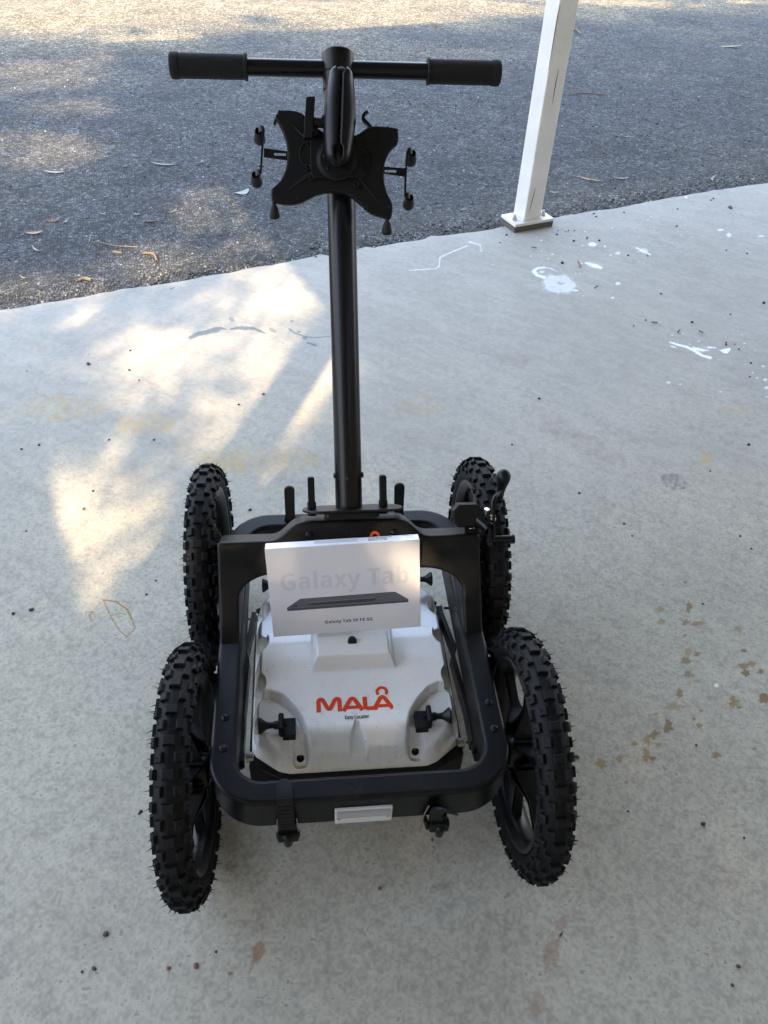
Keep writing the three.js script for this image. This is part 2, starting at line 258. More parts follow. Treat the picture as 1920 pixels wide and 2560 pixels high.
function slabColor(x, z, fine) {
  // trowel swirl and cloudy tone, pits and sand
  const w1 = vn(x * 1.7 + 11, z * 1.7 + 3), w2 = vn(x * 5 + 40, z * 5), w3 = vn(x * 19, z * 19 + 7), rough = sst(-2.6, -1.0, z + 0.55 * (w2 - 0.5) + 0.35 * x * 0.4);
  const sw = vn((x * 0.86 + z * 0.5) * 14, (z * 0.86 - x * 0.5) * 60), f1 = vn(x * 230, z * 230), f2 = vn(x * 95 + 9, z * 95), f3 = vn(x * 43 + 5, z * 43);
  let k = 0.385 * (0.90 + 0.12 * w1 + 0.10 * (w2 - 0.5) + 0.07 * (w3 - 0.5) + 0.09 * (sw - 0.5) + 0.05 * (f3 - 0.5) + 0.05 * (vn(x * 9 + 3, z * 9 + 31) - 0.5));
  k *= 1 + rough * (0.22 * (f2 - 0.5) + 0.34 * (f1 - 0.5)) + (1 - rough) * 0.14 * (f2 - 0.5);
  const pit = sst(0.76, 0.90, f1 * 0.55 + f2 * 0.45 + (w3 - 0.5) * 0.14) * (0.25 + 0.75 * rough); k *= 1 - 0.42 * pit;
  const pink = 0.5 + 0.5 * (vn(x * 2.3 + 70, z * 2.3) - 0.5) * 2;
  const wm = rough * 0.07; return [k * (1.0 + 0.02 * pink), k * (0.966 - wm * 0.15), k * (0.855 - 0.03 * pink + 0.02 * w1 - wm)];  // near zone tinted warmer in place of warm bounced light
}
const slab = new THREE.Group(); slab.name = numbered('concrete_slab'); slab.userData.kind = 'structure'; scene.add(slab);
const slabBump = dataTex(1024, (u, v) => { const a = vn(u * 200, v * 200, 200), b = vn(u * 80, v * 80, 80), c = vn(u * 30, v * 30, 30), p = sst(0.66, 0.86, a * 0.5 + b * 0.5); const k = 255 * (0.4 * a + 0.3 * b + 0.3 * c) * (1 - 0.6 * p); return [k, k, k]; });
function slabSheet(x0, x1, z0, z1, clipFar) {
  const N = 2048, cv = document.createElement('canvas'); cv.width = cv.height = N; const ctx = cv.getContext('2d');
  const im = ctx.createImageData(N, N);
  for (let j = 0; j < N; j++) for (let i = 0; i < N; i++) {
    const c = slabColor(lerp(x0, x1, (i + 0.5) / N), lerp(z0, z1, (j + 0.5) / N)), k = (j * N + i) * 4;
    im.data[k] = toS(c[0]); im.data[k + 1] = toS(c[1]); im.data[k + 2] = toS(c[2]); im.data[k + 3] = 255;
  }
  ctx.putImageData(im, 0, 0);
  const sx = N / (x1 - x0), sz = N / (z1 - z0);
  seed = 99; marks(ctx, (px, py) => { const [x, z] = groundAt(px, py); return [(x - x0) * sx, (z - z0) * sz]; });
  const t = new THREE.CanvasTexture(cv); t.colorSpace = THREE.SRGBColorSpace; t.wrapS = t.wrapT = THREE.ClampToEdgeWrapping;
  const b = slabBump.clone(); b.repeat.set((x1 - x0) / 0.5, (z1 - z0) / 0.5); b.needsUpdate = true;
  // sheet polygon: the rectangle, cut along the slab edge at the far side
  const pos = [], uv = [], n = 160, edgeZ = (x) => { const e = (x - EDGE.x) / EX.x; return EDGE.z + e * EX.z + 0.016 * (vn(x * 6, 3) - 0.5) + 0.014 * (vn(x * 31, 9) - 0.5) - 0.02 * sst(0.8, 0.95, vn(x * 13, 21)); };
  for (let i = 0; i < n; i++) {
    const xa = lerp(x0, x1, i / n), xb = lerp(x0, x1, (i + 1) / n), za = clipFar ? edgeZ(xa) : z0, zb = clipFar ? edgeZ(xb) : z0;
    const q = [[xa, za], [xa, z1], [xb, z1], [xa, za], [xb, z1], [xb, zb]];
    for (const [x, z] of q) { pos.push(x, 0, z); uv.push((x - x0) / (x1 - x0), 1 - (z - z0) / (z1 - z0)); }
    if (clipFar) for (const [x, y, z] of [[xa, 0, za], [xb, 0, zb], [xb, -0.12, zb], [xa, 0, za], [xb, -0.12, zb], [xa, -0.12, za]]) { pos.push(x, y, z); uv.push((x - x0) / (x1 - x0), 1 - (z - y * 0.5 - z0) / (z1 - z0)); }
  }
  const g = new THREE.BufferGeometry(); g.setAttribute('position', new THREE.Float32BufferAttribute(pos, 3)); g.setAttribute('uv', new THREE.Float32BufferAttribute(uv, 2)); g.computeVertexNormals();
  const m = new THREE.Mesh(g, mat({ map: t, roughness: 0.82, bumpMap: b, bumpScale: 0.0006, specularIntensity: 0.6 })); m.name = 'slab_surface'; m.receiveShadow = true; slab.add(m);
}
slabSheet(-1.35, 1.45, -1.9, 0.5, false);
slabSheet(-2.2, 2.6, -4.6, -1.9, true);
{ // the rest of the slab, outside the picture
  const plain = mat({ color: RGB(0.38, 0.375, 0.355), roughness: 0.85 }), S = [];
  const quad = (p) => { const g = new THREE.BufferGeometry(), f = []; for (const i of [0, 1, 2, 0, 2, 3]) f.push(p[i][0], 0, p[i][1]); g.setAttribute('position', new THREE.Float32BufferAttribute(f, 3)); g.computeVertexNormals(); return g; };
  const ez = (x) => EDGE.z + (x - EDGE.x) / EX.x * EX.z;
  S.push(quad([[-2.2, 0.5], [-2.2, 12], [2.6, 12], [2.6, 0.5]]), quad([[2.6, ez(2.6)], [2.6, 12], [12, 12], [12, ez(12)]]), quad([[-6, ez(-6)], [-6, 12], [-2.2, 12], [-2.2, ez(-2.2)]]), quad([[-2.2, -1.9], [-2.2, 0.5], [-1.35, 0.5], [-1.35, -1.9]]), quad([[1.45, -1.9], [1.45, 0.5], [2.6, 0.5], [2.6, -1.9]]));
  const o = part('slab_surface', S, plain, slab); o.castShadow = false;
}
// --- asphalt
const out2 = (x, z) => (EDGE.x - x) * IN.x + (EDGE.z - z) * IN.z;     // metres out from the slab edge
const asphaltY = (x, z) => { const o = out2(x, z); return -0.007 - 0.016 * sst(0, 0.6, o) + 0.02 * (vn(x * 1.3 + 50, z * 1.3 + 50) - 0.5) * sst(0, 0.8, o) + 0.006 * (vn(x * 9 + 50, z * 9 + 50) - 0.5); };
{
  seed = 4242;
  const C = 220, hx = new Float32Array(C * C), hy = new Float32Array(C * C), hv = new Float32Array(C * C);   // 220 stones across a 2.4 m tile
  for (let i = 0; i < C * C; i++) { hx[i] = rnd(); hy[i] = rnd(); hv[i] = rnd(); }
  const N = 2048, col = new Uint8Array(N * N * 4), bmp = new Uint8Array(N * N * 4);
  for (let j = 0; j < N; j++) for (let i = 0; i < N; i++) {
    const x = i / N * C, y = j / N * C, cx = Math.floor(x), cy = Math.floor(y); let d1 = 9, d2 = 9, id = 0;
    for (let b = -1; b <= 1; b++) for (let a = -1; a <= 1; a++) {
      const k = ((cy + b + C) % C) * C + (cx + a + C) % C, dx = cx + a + hx[k] - x, dy = cy + b + hy[k] - y, d = dx * dx + dy * dy;
      if (d < d1) { d2 = d1; d1 = d; id = k; } else if (d < d2) d2 = d;
    }
    const e = Math.sqrt(d2) - Math.sqrt(d1), v = hv[id], h = sst(0, 0.42, e) * (0.5 + 0.5 * hx[id]), cl = vn(i / N * 24, j / N * 24, 24), fn = vn(i / N * 250, j / N * 250, 250);
    let k = (0.066 + 0.125 * v * v + (v > 0.993 ? 0.10 : 0)) * (0.22 + 0.78 * sst(0, 0.30, e)) * (0.84 + 0.32 * cl) * (0.72 + 0.56 * vn(i / N * 90, j / N * 90, 90)) * (0.85 + 0.3 * fn);
    const q = (j * N + i) * 4; col[q] = toS(k * 0.93); col[q + 1] = toS(k); col[q + 2] = toS(k * 1.06); col[q + 3] = 255; bmp[q] = bmp[q + 1] = bmp[q + 2] = 255 * h; bmp[q + 3] = 255;
  }
  const mk = (d, s) => { const t = new THREE.DataTexture(d, N, N, THREE.RGBAFormat, THREE.UnsignedByteType); t.wrapS = t.wrapT = THREE.RepeatWrapping; t.magFilter = THREE.LinearFilter; t.minFilter = THREE.LinearMipmapLinearFilter; t.generateMipmaps = true; if (s) t.colorSpace = THREE.SRGBColorSpace; t.needsUpdate = true; return t; };
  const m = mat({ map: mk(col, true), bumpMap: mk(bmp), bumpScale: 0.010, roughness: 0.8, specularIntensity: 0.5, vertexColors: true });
  const pos = [], uv = [], cl = [], idx = [], nx = 150, nz = 130;
  for (let j = 0; j <= nz; j++) for (let i = 0; i <= nx; i++) {
    const e = lerp(-9, 11, i / nx), o = -0.06 + 13 * Math.pow(j / nz, 1.5), p = EDGE.clone().addScaledVector(EX, e).addScaledVector(IN, -o);
    const y = asphaltY(p.x, p.z);
    pos.push(p.x, y, p.z); const a = 0.3; uv.push((p.x * Math.cos(a) - p.z * Math.sin(a)) / 2.4, (p.x * Math.sin(a) + p.z * Math.cos(a)) / 2.4);
    const dustAndSun = sst(0.45, 0.8, vn(p.x * 1.1 + 20, p.z * 1.1 + 9) * 0.6 + vn(p.x * 4 + 3, p.z * 4) * 0.4) * 0.22 + sst(0.35, 0.0, o + 0.3 * (vn(p.x * 5, p.z * 5) - 0.5)) * 0.3 + sst(3.2, 5.4, o + vn(p.x * 1.7 + 8, p.z * 1.7) * 1.4) * 2.2;
    cl.push(1 + 1.1 * dustAndSun, 1 + 0.8 * dustAndSun, 1 + 0.36 * dustAndSun);        // dry litter dust, plus sunlit brightness painted in far out from the slab
  }
  for (let j = 0; j < nz; j++) for (let i = 0; i < nx; i++) { const a = j * (nx + 1) + i, b = a + 1, c = a + nx + 1, d = c + 1; idx.push(a, b, c, b, d, c); }
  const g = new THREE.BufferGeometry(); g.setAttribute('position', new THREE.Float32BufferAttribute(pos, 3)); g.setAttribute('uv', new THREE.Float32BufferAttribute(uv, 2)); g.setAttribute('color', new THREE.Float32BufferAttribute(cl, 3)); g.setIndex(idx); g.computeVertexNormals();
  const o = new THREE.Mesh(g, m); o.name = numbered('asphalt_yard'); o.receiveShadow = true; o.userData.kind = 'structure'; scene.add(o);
  const ig = new THREE.IcosahedronGeometry(1, 0), im = new THREE.InstancedMesh(ig, mat({ color: RGB(0.105, 0.115, 0.125), roughness: 0.85, flatShading: true }), 5200), mt = new THREE.Matrix4(), qt = new THREE.Quaternion();
  for (let i = 0; i < 5200; i++) {
    const o2 = i < 3000 ? 0.004 + 0.16 * rnd() * rnd() : rr(0.1, 3.2) , e2 = rr(-2.2, 3.4), p = EDGE.clone().addScaledVector(EX, e2).addScaledVector(IN, -o2), sz = rr(0.002, 0.0062);
    qt.setFromEuler(new THREE.Euler(rr(0, 6), rr(0, 6), rr(0, 6))); mt.compose(V(p.x, asphaltY(p.x, p.z) + sz * 0.3, p.z), qt, V(sz * rr(0.8, 1.5), sz * rr(0.6, 1), sz * rr(0.8, 1.5))); im.setMatrixAt(i, mt); im.setColorAt(i, new THREE.Color().setScalar(rnd() > 0.93 ? 3.2 : rr(0.5, 1.5)));
  }
  im.name = 'loose_gravel'; im.castShadow = true; tag(im, 'loose dark gravel chips lying on the asphalt, thickest along the slab edge', 'gravel', null, 'stuff'); scene.add(im);
  const gr = new THREE.Mesh(new THREE.CircleGeometry(400, 64).rotateX(-Math.PI / 2).translate(0, -0.15, 0), mat({ color: RGB(0.16, 0.13, 0.09), roughness: 1 })); gr.name = numbered('ground'); gr.userData.kind = 'structure'; gr.receiveShadow = true; scene.add(gr);
}
// --- carport roof, its posts, the wall behind: outside the frame, they shade the slab
const whitePaint = (() => {
  const t = dataTex(512, (u, v) => { const a = vn(u * 10, v * 10, 10), b = vn(u * 70, v * 70, 70); const k = 0.76 * (0.94 + 0.1 * a + 0.05 * (b - 0.5)) * (1 - 0.35 * sst(0.86, 0.95, b * 0.7 + a * 0.3)); return [toS(k * 1.01), toS(k * 0.99), toS(k * 0.915)]; }, true);
  return mat({ map: rep(t, 2.5), roughness: 0.42, bumpMap: rep(grainTex, 4), bumpScale: 0.0002 }, 1);
})();
{
  const t = thing('carport_roof', 'wide flat metal roof over the slab, out of the frame above', 'roof', along(0, 0, ROOF_H));
  shift = along(0, 0, ROOF_H);
  const rf = mat({ color: RGB(0.46, 0.43, 0.37), roughness: 0.6 });
  part('roof_sheet', frame(bx(14, 0.05, 6.4, 7, 0.075, 3.2, 0), along(0, 0, ROOF_H)), rf, t);
  for (let k = 0; k < 4; k++) part('purlin', frame(bx(13.8, 0.1, 0.06, 7, 0, 0.4 + k * 1.9, 0), along(0, 0, ROOF_H)), rf, t);
  shift = V(0, 0, 0);
  const p2 = part('rear_post', frame(bx(0.1, ROOF_H - 0.08, 0.1, 0.05, (ROOF_H - 0.08) / 2, 4.17, 0), along(0, 0, 0)), whitePaint, scene); tag(p2, 'square post behind the photographer, carrying the roof corner', 'post');
  const w = part('building_wall', frame(bx(22, 3.3, 0.2, 3.2, 1.65, 6.6, 0), along(0, 0, 0)), mat({ color: RGB(0.48, 0.39, 0.26), roughness: 0.9 }), scene); tag(w, 'plain rendered wall at the back of the covered slab', 'wall');
  const fnc = part('added_fence', frame(bx(0.1, 1.3, 7.6, -5.6, 0.65, 2.6, 0), along(0, 0, 0)), mat({ color: RGB(0.10, 0.10, 0.08), roughness: 0.9 }), scene); tag(fnc, 'dark fence added to cut light left of the slab, out of the frame', 'fence');  // unseen fence added to cut skylight from the left
  const b = part('side_beam', frame(bx(0.14, 0.05, 5.6, -1.068, ROOF_H, 7.2, 0), along(0, 0, 0)), whitePaint, scene); tag(b, 'long beam beside the roof, out of the frame', 'beam');
}
// --- trees behind the photographer: leaves are placed to make the sun spots set below
{
  seed = 777;
  const lit = [];                                                     // openings cut in the crowns where sun spots are wanted [x, z, rx, rz, turn, strength]
  const spot = (x, y, rx, ry, turn = 0, k = 1) => { const [gx, gz] = groundAt(x * 1.1573, y * 1.1573), [ax] = groundAt((x + rx) * 1.1573, y * 1.1573), az = groundAt(x * 1.1573, (y + ry) * 1.1573)[1]; lit.push([gx, gz, Math.abs(ax - gx), Math.abs(az - gz), turn, k]); };
  spot(610, 640, 90, 80, 0, 0.66); spot(480, 660, 110, 50, 0, 0.24); spot(370, 760, 160, 66, 0, 0.66); spot(540, 760, 110, 90, 0, 0.55); spot(450, 920, 80, 100, 0, 0.64); spot(340, 850, 130, 60, 0, 0.26); spot(250, 700, 130, 40, 0, 0.14);
  spot(700, 770, 70, 80, 0, 0.64); spot(620, 890, 90, 90, 0, 0.5); spot(650, 970, 60, 40, 0, 0.16); spot(170, 1140, 200, 190, 0, 0.64); spot(0, 1250, 60, 160, 0, 0.4);
  spot(470, 440, 120, 70, 0, 0.62); spot(560, 540, 90, 80, 0, 0.66); spot(330, 560, 150, 55, 0, 0.6); spot(100, 620, 150, 45, 0, 0.55); spot(60, 315, 170, 46, 0.2, 1); spot(150, 225, 110, 30, 0, 0.5); spot(60, 160, 170, 50, 0, 0.6); spot(190, 125, 60, 24, 0, 0.55);
  spot(120, 20, 240, 60, 0, 1); spot(420, 20, 260, 50, 0, 1); spot(760, 25, 280, 50, 0, 1); spot(1000, 8, 200, 20, 0, 1); spot(330, 80, 150, 30, 0, 0.9); spot(860, 55, 160, 30, 0, 0.95); spot(1400, 4, 150, 9, 0, 0.9); spot(1640, 4, 80, 7, 0, 0.9); spot(1200, -10, 120, 14, 0, 0.8); spot(60, 190, 90, 30, 0, 0.3);
  { const c = cartWorld(0.108, 0.375, -0.285), q = 0.375 / Math.tan(SUN_EL); lit.push([c.x + SUN_H[0] * q, c.z + SUN_H[1] * q, 0.05, 0.08, 0, 2.4]); }
  const dark = [[560, 38, 60, 14], [290, 62, 40, 12], [120, 105, 120, 30], [700, -10, 60, 10]].map(([x, y, rx, ry]) => { const [gx, gz] = groundAt(x * 1.1573, y * 1.1573), [ax] = groundAt((x + rx) * 1.1573, y * 1.1573), az = groundAt(x * 1.1573, (y + ry) * 1.1573)[1]; return [gx, gz, Math.abs(ax - gx), Math.abs(az - gz)]; });
  const open = (x, z) => {
    let v = 0; for (const [a, b, rx, rz, tn, k] of lit) { const dx = x - a, dz = z - b, c = Math.cos(tn), s = Math.sin(tn), u = (dx * c + dz * s) / rx, w = (dz * c - dx * s) / rz; v = Math.max(v, k * (1 - sst(0.55, 1.15, Math.hypot(u, w)))); }
    if (z > -5.2) v *= 0.30 + 0.72 * sst(0.36, 0.60, 0.65 * vn(x * 5.2 + 40, z * 3.1 + 17) + 0.35 * vn(x * 12 + 3, z * 7 + 60));   // sprays across the openings
    for (const [a, b, rx, rz] of dark) v = Math.min(v, sst(0.5, 1.2, Math.hypot((x - a) / rx, (z - b) / rz)));
    return v;
  };
  const bark = mat({ color: RGB(0.22, 0.18, 0.14), roughness: 0.9 }), leafM = mat({ color: RGB(0.07, 0.10, 0.04), roughness: 0.6, side: THREE.DoubleSide });
  const lg = new THREE.BufferGeometry(); lg.setAttribute('position', new THREE.Float32BufferAttribute([0, -0.07, 0, 0.022, -0.01, 0.004, 0, 0.07, 0, 0, -0.07, 0, 0, 0.07, 0, -0.022, -0.01, 0.004], 3)); lg.computeVertexNormals();
  const groups = [[], [], []];
  const nF = CORNER.dot(EX) + 0.66 * ROOF_H / Math.tan(SUN_EL), nI = CORNER.dot(IN) - 0.746 * ROOF_H / Math.tan(SUN_EL), cell = new THREE.Vector3();
  for (let n = 0; n < 300000; n++) {                                  // a ground point to be shaded, then a leaf on its way to the sun
    const x = rr(-5.4, 4.5), z = rr(-11.5, 4.2); cell.set(x, 0, z);
    if (cell.dot(EX) > nF + 0.35 && cell.dot(IN) > nI + 0.35 && cell.dot(IN) < nI + 6) continue;        // the roof shades it already
    if (x < (z > -2.6 ? -1.9 : -4.2) && rnd() < 0.7) continue; const dense = z > -1.25 || x > 0;
    const f = open(x, z), far = z < -5.2, bin = groups[far ? (x < -1 ? 1 : 2) : 0], put = (k, jx, jz) => { const p = V(x + jx, 0, z + jz).addScaledVector(SUN, far ? rr(14, 18) : rr(9, 13)); p.k = k; bin.push(p); };
    if (f <= 0.02) { if (open(x + 0.05, z + 0.06) + open(x - 0.05, z - 0.06) < 0.6) { put(rr(0.7, 1.2), 0, 0); if (dense && !far) put(rr(0.7, 1.2), rr(-0.05, 0.05), rr(-0.05, 0.05)); } }
    else for (let c = 0; c < 4; c++) if (rnd() < -Math.log(Math.min(f, 0.985)) / 4.6) put(rr(0.36, 0.56), rr(-0.03, 0.03), rr(-0.04, 0.04));   // thin sprays of small leaves
  }
  const names = ['tall loose-leaved tree shaped for the sun spots, behind the photographer, out of the frame', 'tall tree shaped for the sun spots, behind and left of the photographer, out of the frame', 'tall tree shaped for the sun spots, behind the building wall, out of the frame'];
  groups.forEach((pts, gi) => {
    const c = pts.reduce((a, p) => a.add(p), V(0, 0, 0)).multiplyScalar(1 / Math.max(1, pts.length)), foot = V(c.x - 1.5 * SUN.x + (gi === 2 ? 0 : -2.2), -0.1, Math.max(c.z, 3) + 2.2);
    const t = thing('gum_tree', names[gi], 'tree', foot);
    shift = foot.clone();
    part('trunk', [rod(foot.clone(), V(foot.x + 0.2, c.y * 0.6, foot.z - 0.5), 0.2, 0.14), rod(V(foot.x + 0.2, c.y * 0.6, foot.z - 0.5), V(foot.x + 0.7, c.y + 1, foot.z - 1.4), 0.14, 0.06)], bark, t);
    const im = new THREE.InstancedMesh(lg, leafM, pts.length), q = new THREE.Quaternion(), mt = new THREE.Matrix4();
    pts.forEach((p, i) => { q.setFromEuler(new THREE.Euler(rr(-1.2, 1.2), rr(0, 6.28), rr(2.2, 4.0))); mt.compose(p.sub(foot), q, V(1, 1, 1).multiplyScalar(p.k)); im.setMatrixAt(i, mt); });
    im.name = 'shaped_crown'; im.userData.kind = 'stuff'; im.castShadow = true; t.add(im); shift = V(0, 0, 0);
  });
}
// --- the white post at the slab edge
{
  const base = V(0.556, 0, -3.372), yaw = Math.atan2(-EX.z, EX.x);
  const t = thing('white_post', 'square white painted steel post bolted to the edge of the concrete slab', 'post', base, yaw);
  const S = 0.087;
  part('shaft', bx(S, 3.34, S, 0.0, 0.036 + 1.67, 0, 0.006), whitePaint, t);
  part('base_plate', bx(0.2, 0.012, 0.115, 0.003, 0.030, 0.002, 0.0015), whitePaint, t);
  part('mortar_pad', bx(0.2, 0.03, 0.114, 0.003, 0.0092, 0.002, 0.003), mat({ color: RGB(0.12, 0.108, 0.092), roughness: 0.95, bumpMap: rep(grainTex, 10), bumpScale: 0.002 }, 1), t);
  for (const s of [-1, 1]) part('anchor_bolt', [rod(V(s * 0.074, 0.036, 0.014), V(s * 0.074, 0.047, 0.014), 0.0105, 0.0105, 6), rod(V(s * 0.074, 0.045, 0.014), V(s * 0.074, 0.058, 0.014), 0.0062, 0.0058, 10)], mat({ color: RGB(0.5, 0.46, 0.4), roughness: 0.5, metalness: 0.2 }), t);
  part('weld_bead', [tube([V(-S / 2 - 0.002, 0.037, S / 2 + 0.002), V(0, 0.038, S / 2 + 0.003), V(S / 2 + 0.002, 0.037, S / 2 + 0.002)], 0.004, 10, 6), tube([V(-S / 2 - 0.002, 0.037, S / 2 + 0.002), V(-S / 2 - 0.003, 0.038, 0), V(-S / 2 - 0.002, 0.037, -S / 2)], 0.004, 10, 6)], whitePaint, t);
  const rust = mat({ color: RGB(0.11, 0.06, 0.025), roughness: 0.9 }), dk = mat({ color: RGB(0.16, 0.13, 0.1), roughness: 0.9 });
  const F = S / 2 + 0.0004;                                          // scratches through the paint
  const scr = (pts, w, m) => part('paint_scratch', ribbon(curvePts(pts.map(([x, y]) => V(x, y, F)), 14), V(1, 0, 0), (k) => w * (0.35 + Math.sin(k * 3.1416)), 0.0006), m, t);
  scr([[-0.022, 0.075], [-0.020, 0.11], [-0.015, 0.15], [-0.014, 0.175]], 0.0012, rust);
  scr([[-0.044, 0.62], [-0.0435, 0.72], [-0.043, 0.78], [-0.040, 0.83]], 0.0013, rust); scr([[0.0, 0.50], [0.0, 0.56], [0.002, 0.62]], 0.0012, rust);
  scr([[-0.025, 0.95], [-0.012, 0.972], [-0.005, 0.985]], 0.004, dk); scr([[-0.038, 0.9], [-0.03, 0.925], [-0.026, 0.93]], 0.0035, dk);
}

// ------------------------------------------------------------------ the survey cart
const cart = thing('survey_cart', 'black plastic four-wheeled survey cart with knobbly tyres and tall handlebar mast', 'cart', CART_POS, CART_YAW);
const AXLE = [0, -0.4546], TRACK = 0.27235, RO = 0.205;
// --- wheels
function makeTyre(hair) {
  const out = [], RC = 0.175, r = 0.0245, n = 28;
  const tg = new THREE.TorusGeometry(RC, r, 22, 104); out.push(tg);   // axis = z, turned to x at the end
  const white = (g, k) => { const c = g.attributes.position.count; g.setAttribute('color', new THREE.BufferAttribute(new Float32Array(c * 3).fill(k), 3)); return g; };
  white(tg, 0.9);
  const at = (th, ph, h) => { const R = RC + (r + h) * Math.cos(ph); return V(R * Math.cos(th), R * Math.sin(th), (r + h) * Math.sin(ph)); };
  const P = [], C = [];
  const tri = (a, b, c, k) => { for (const v of [a, b, c]) { P.push(v.x, v.y, v.z); C.push(k, k, k * 1.02); } };
  function knob(th, ph, w, l, h, bow, tone) {
    const o = at(th, ph, 0), nrm = at(th, ph, 1).sub(o).normalize(), tan = V(-Math.sin(th), Math.cos(th), 0), lat = nrm.clone().cross(tan).normalize();
    const ring = (hh, s, b) => [[-1, -1], [-0.34, -1 + b], [0.34, -1 + b], [1, -1], [1, 1], [0.34, 1 - b], [-0.34, 1 - b], [-1, 1]].map(([a, c]) => o.clone().addScaledVector(lat, a * w / 2 * s).addScaledVector(tan, c * l / 2 * s).addScaledVector(nrm, hh));
    const R0 = ring(-0.004, 1.1, bow), R1 = ring(h - 0.0006, 0.97, bow), R2 = ring(h, 0.86, bow);
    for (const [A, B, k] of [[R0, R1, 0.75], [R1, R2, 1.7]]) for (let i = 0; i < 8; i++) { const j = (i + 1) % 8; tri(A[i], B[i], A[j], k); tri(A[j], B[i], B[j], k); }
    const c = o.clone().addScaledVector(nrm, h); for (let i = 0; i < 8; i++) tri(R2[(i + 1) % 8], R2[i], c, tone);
  }
  const H = [];
  const spew = (th, ph, h) => { const a = at(th, ph, h), b = at(th + rr(-0.02, 0.02), ph, h).sub(at(th, ph, 0)).normalize().multiplyScalar(rr(0.005, 0.010)).add(a); b.z += Math.sign(ph) * rr(0, 0.003); const d = b.clone().sub(a).normalize(), u = d.clone().cross(V(0.3, 0.5, 0.8)).normalize().multiplyScalar(0.0008), w = d.clone().cross(u.clone().normalize()).multiplyScalar(0.0008); const q = [a.clone().add(u), a.clone().sub(u).add(w), a.clone().sub(w)]; for (let i = 0; i < 3; i++) tri(q[i], q[(i + 1) % 3], b, 0.5); };
  for (let i = 0; i < n; i++) {
    const th = i / n * 2 * Math.PI, t2 = th + Math.PI / n, tone = () => rr(0.95, 1.5);
    knob(th, 0, 0.0165, 0.0142, 0.0055, 0.14, tone());
    for (const s of [-1, 1]) {
      knob(th, s * 0.98, 0.0105, 0.0135, 0.0055, 0.08, tone()); knob(t2, s * 0.50, 0.0105, 0.0140, 0.0055, 0.1, tone()); knob(t2, s * 1.36, 0.0100, 0.0150, 0.0045, 0.1, tone() * 0.8);
      if (hair) { spew(th, s * 1.02, 0.0055); spew(t2, s * 1.36, 0.0045); spew(th + 0.06, s * 1.4, 0.0); spew(t2 + 0.06, s * 1.12, 0.0); spew(th, s * 1.45, 0.0); spew(t2, s * 1.62, 0.0); if (rnd() > 0.4) spew(t2, s * 0.54, 0.0055); if (rnd() > 0.5) spew(th + 0.05, s * 1.3, 0.002); }
    }
  }
  const g = new THREE.BufferGeometry(); g.setAttribute('position', new THREE.Float32BufferAttribute(P, 3)); g.setAttribute('color', new THREE.Float32BufferAttribute(C, 3)); g.computeVertexNormals();
  out.push(g, white(new THREE.TorusGeometry(RC, r + 0.0006, 3, 104).scale(1, 1, 0.03), 0.5));
  for (const s of [-1, 1]) out.push(white(new THREE.TorusGeometry(0.156, 0.0016, 6, 90).translate(0, 0, s * 0.0175), 0.7));
  return merge(out).rotateY(Math.PI / 2);
}
seed = 31; const tyreG = makeTyre(true);
function spokeSet() {
  const out = [], n = 6;
  for (let k = 0; k < n; k++) {
    const a = k / n * 2 * Math.PI, g = [];
    const half = (r) => r < 0.085 ? lerp(0.0180, 0.0062, sst(0.028, 0.080, r)) : lerp(0.0062, 0.0085, (r - 0.085) / 0.057);
    const dep = (r) => lerp(0.024, 0.0062, sst(0.03, 0.09, r));
    for (const s of [-1, 1]) { const pts = []; for (let i = 0; i <= 16; i++) { const r = lerp(0.026, 0.142, i / 16); pts.push(V(r, s * half(r), 0)); } g.push(ribbon(pts, V(0, 0, 1), (t) => dep(lerp(0.026, 0.142, t)), 0.0034)); }
    const sh = new THREE.Shape(); const rs = []; for (let i = 0; i <= 12; i++) rs.push(lerp(0.026, 0.142, i / 12));
    rs.forEach((r, i) => (i ? sh.lineTo(r, half(r)) : sh.moveTo(r, half(r)))); rs.reverse().forEach((r) => sh.lineTo(r, -half(r))); g.push(extr(sh, 0.004, 0).translate(0, 0, -0.002));
    // web to the next spoke round the hub
    const wp = []; for (let i = 0; i <= 10; i++) { const t = i / 10, an = lerp(0.52, 2 * Math.PI / n - 0.52, t), r = 0.036 + 0.012 * Math.abs(2 * t - 1) ** 2; wp.push(V(r * Math.cos(an), r * Math.sin(an), 0)); } g.push(ribbon(wp, V(0, 0, 1), () => 0.0245, 0.004));
    out.push(g.map((q) => q.applyMatrix4(new THREE.Matrix4().makeRotationZ(a))));
  }
  return merge(out).rotateY(Math.PI / 2);
}
const spokeG = spokeSet();
const rimG = merge([turned(V(-0.021, 0, 0), V(1, 0, 0), [[0, 0.150], [0, 0.157], [0.003, 0.158], [0.006, 0.153], [0.011, 0.146], [0.031, 0.146], [0.036, 0.153], [0.039, 0.158], [0.042, 0.157], [0.042, 0.150], [0.037, 0.142], [0.03, 0.1365], [0.012, 0.1365], [0.005, 0.142], [0, 0.150]], 80)]);
const hubG = merge([turned(V(-0.03, 0, 0), V(1, 0, 0), [[0, 0.0], [0, 0.022], [0.003, 0.025], [0.02, 0.030], [0.04, 0.030], [0.057, 0.025], [0.06, 0.022], [0.06, 0]], 36)]);
const wheelProto = new THREE.Group();
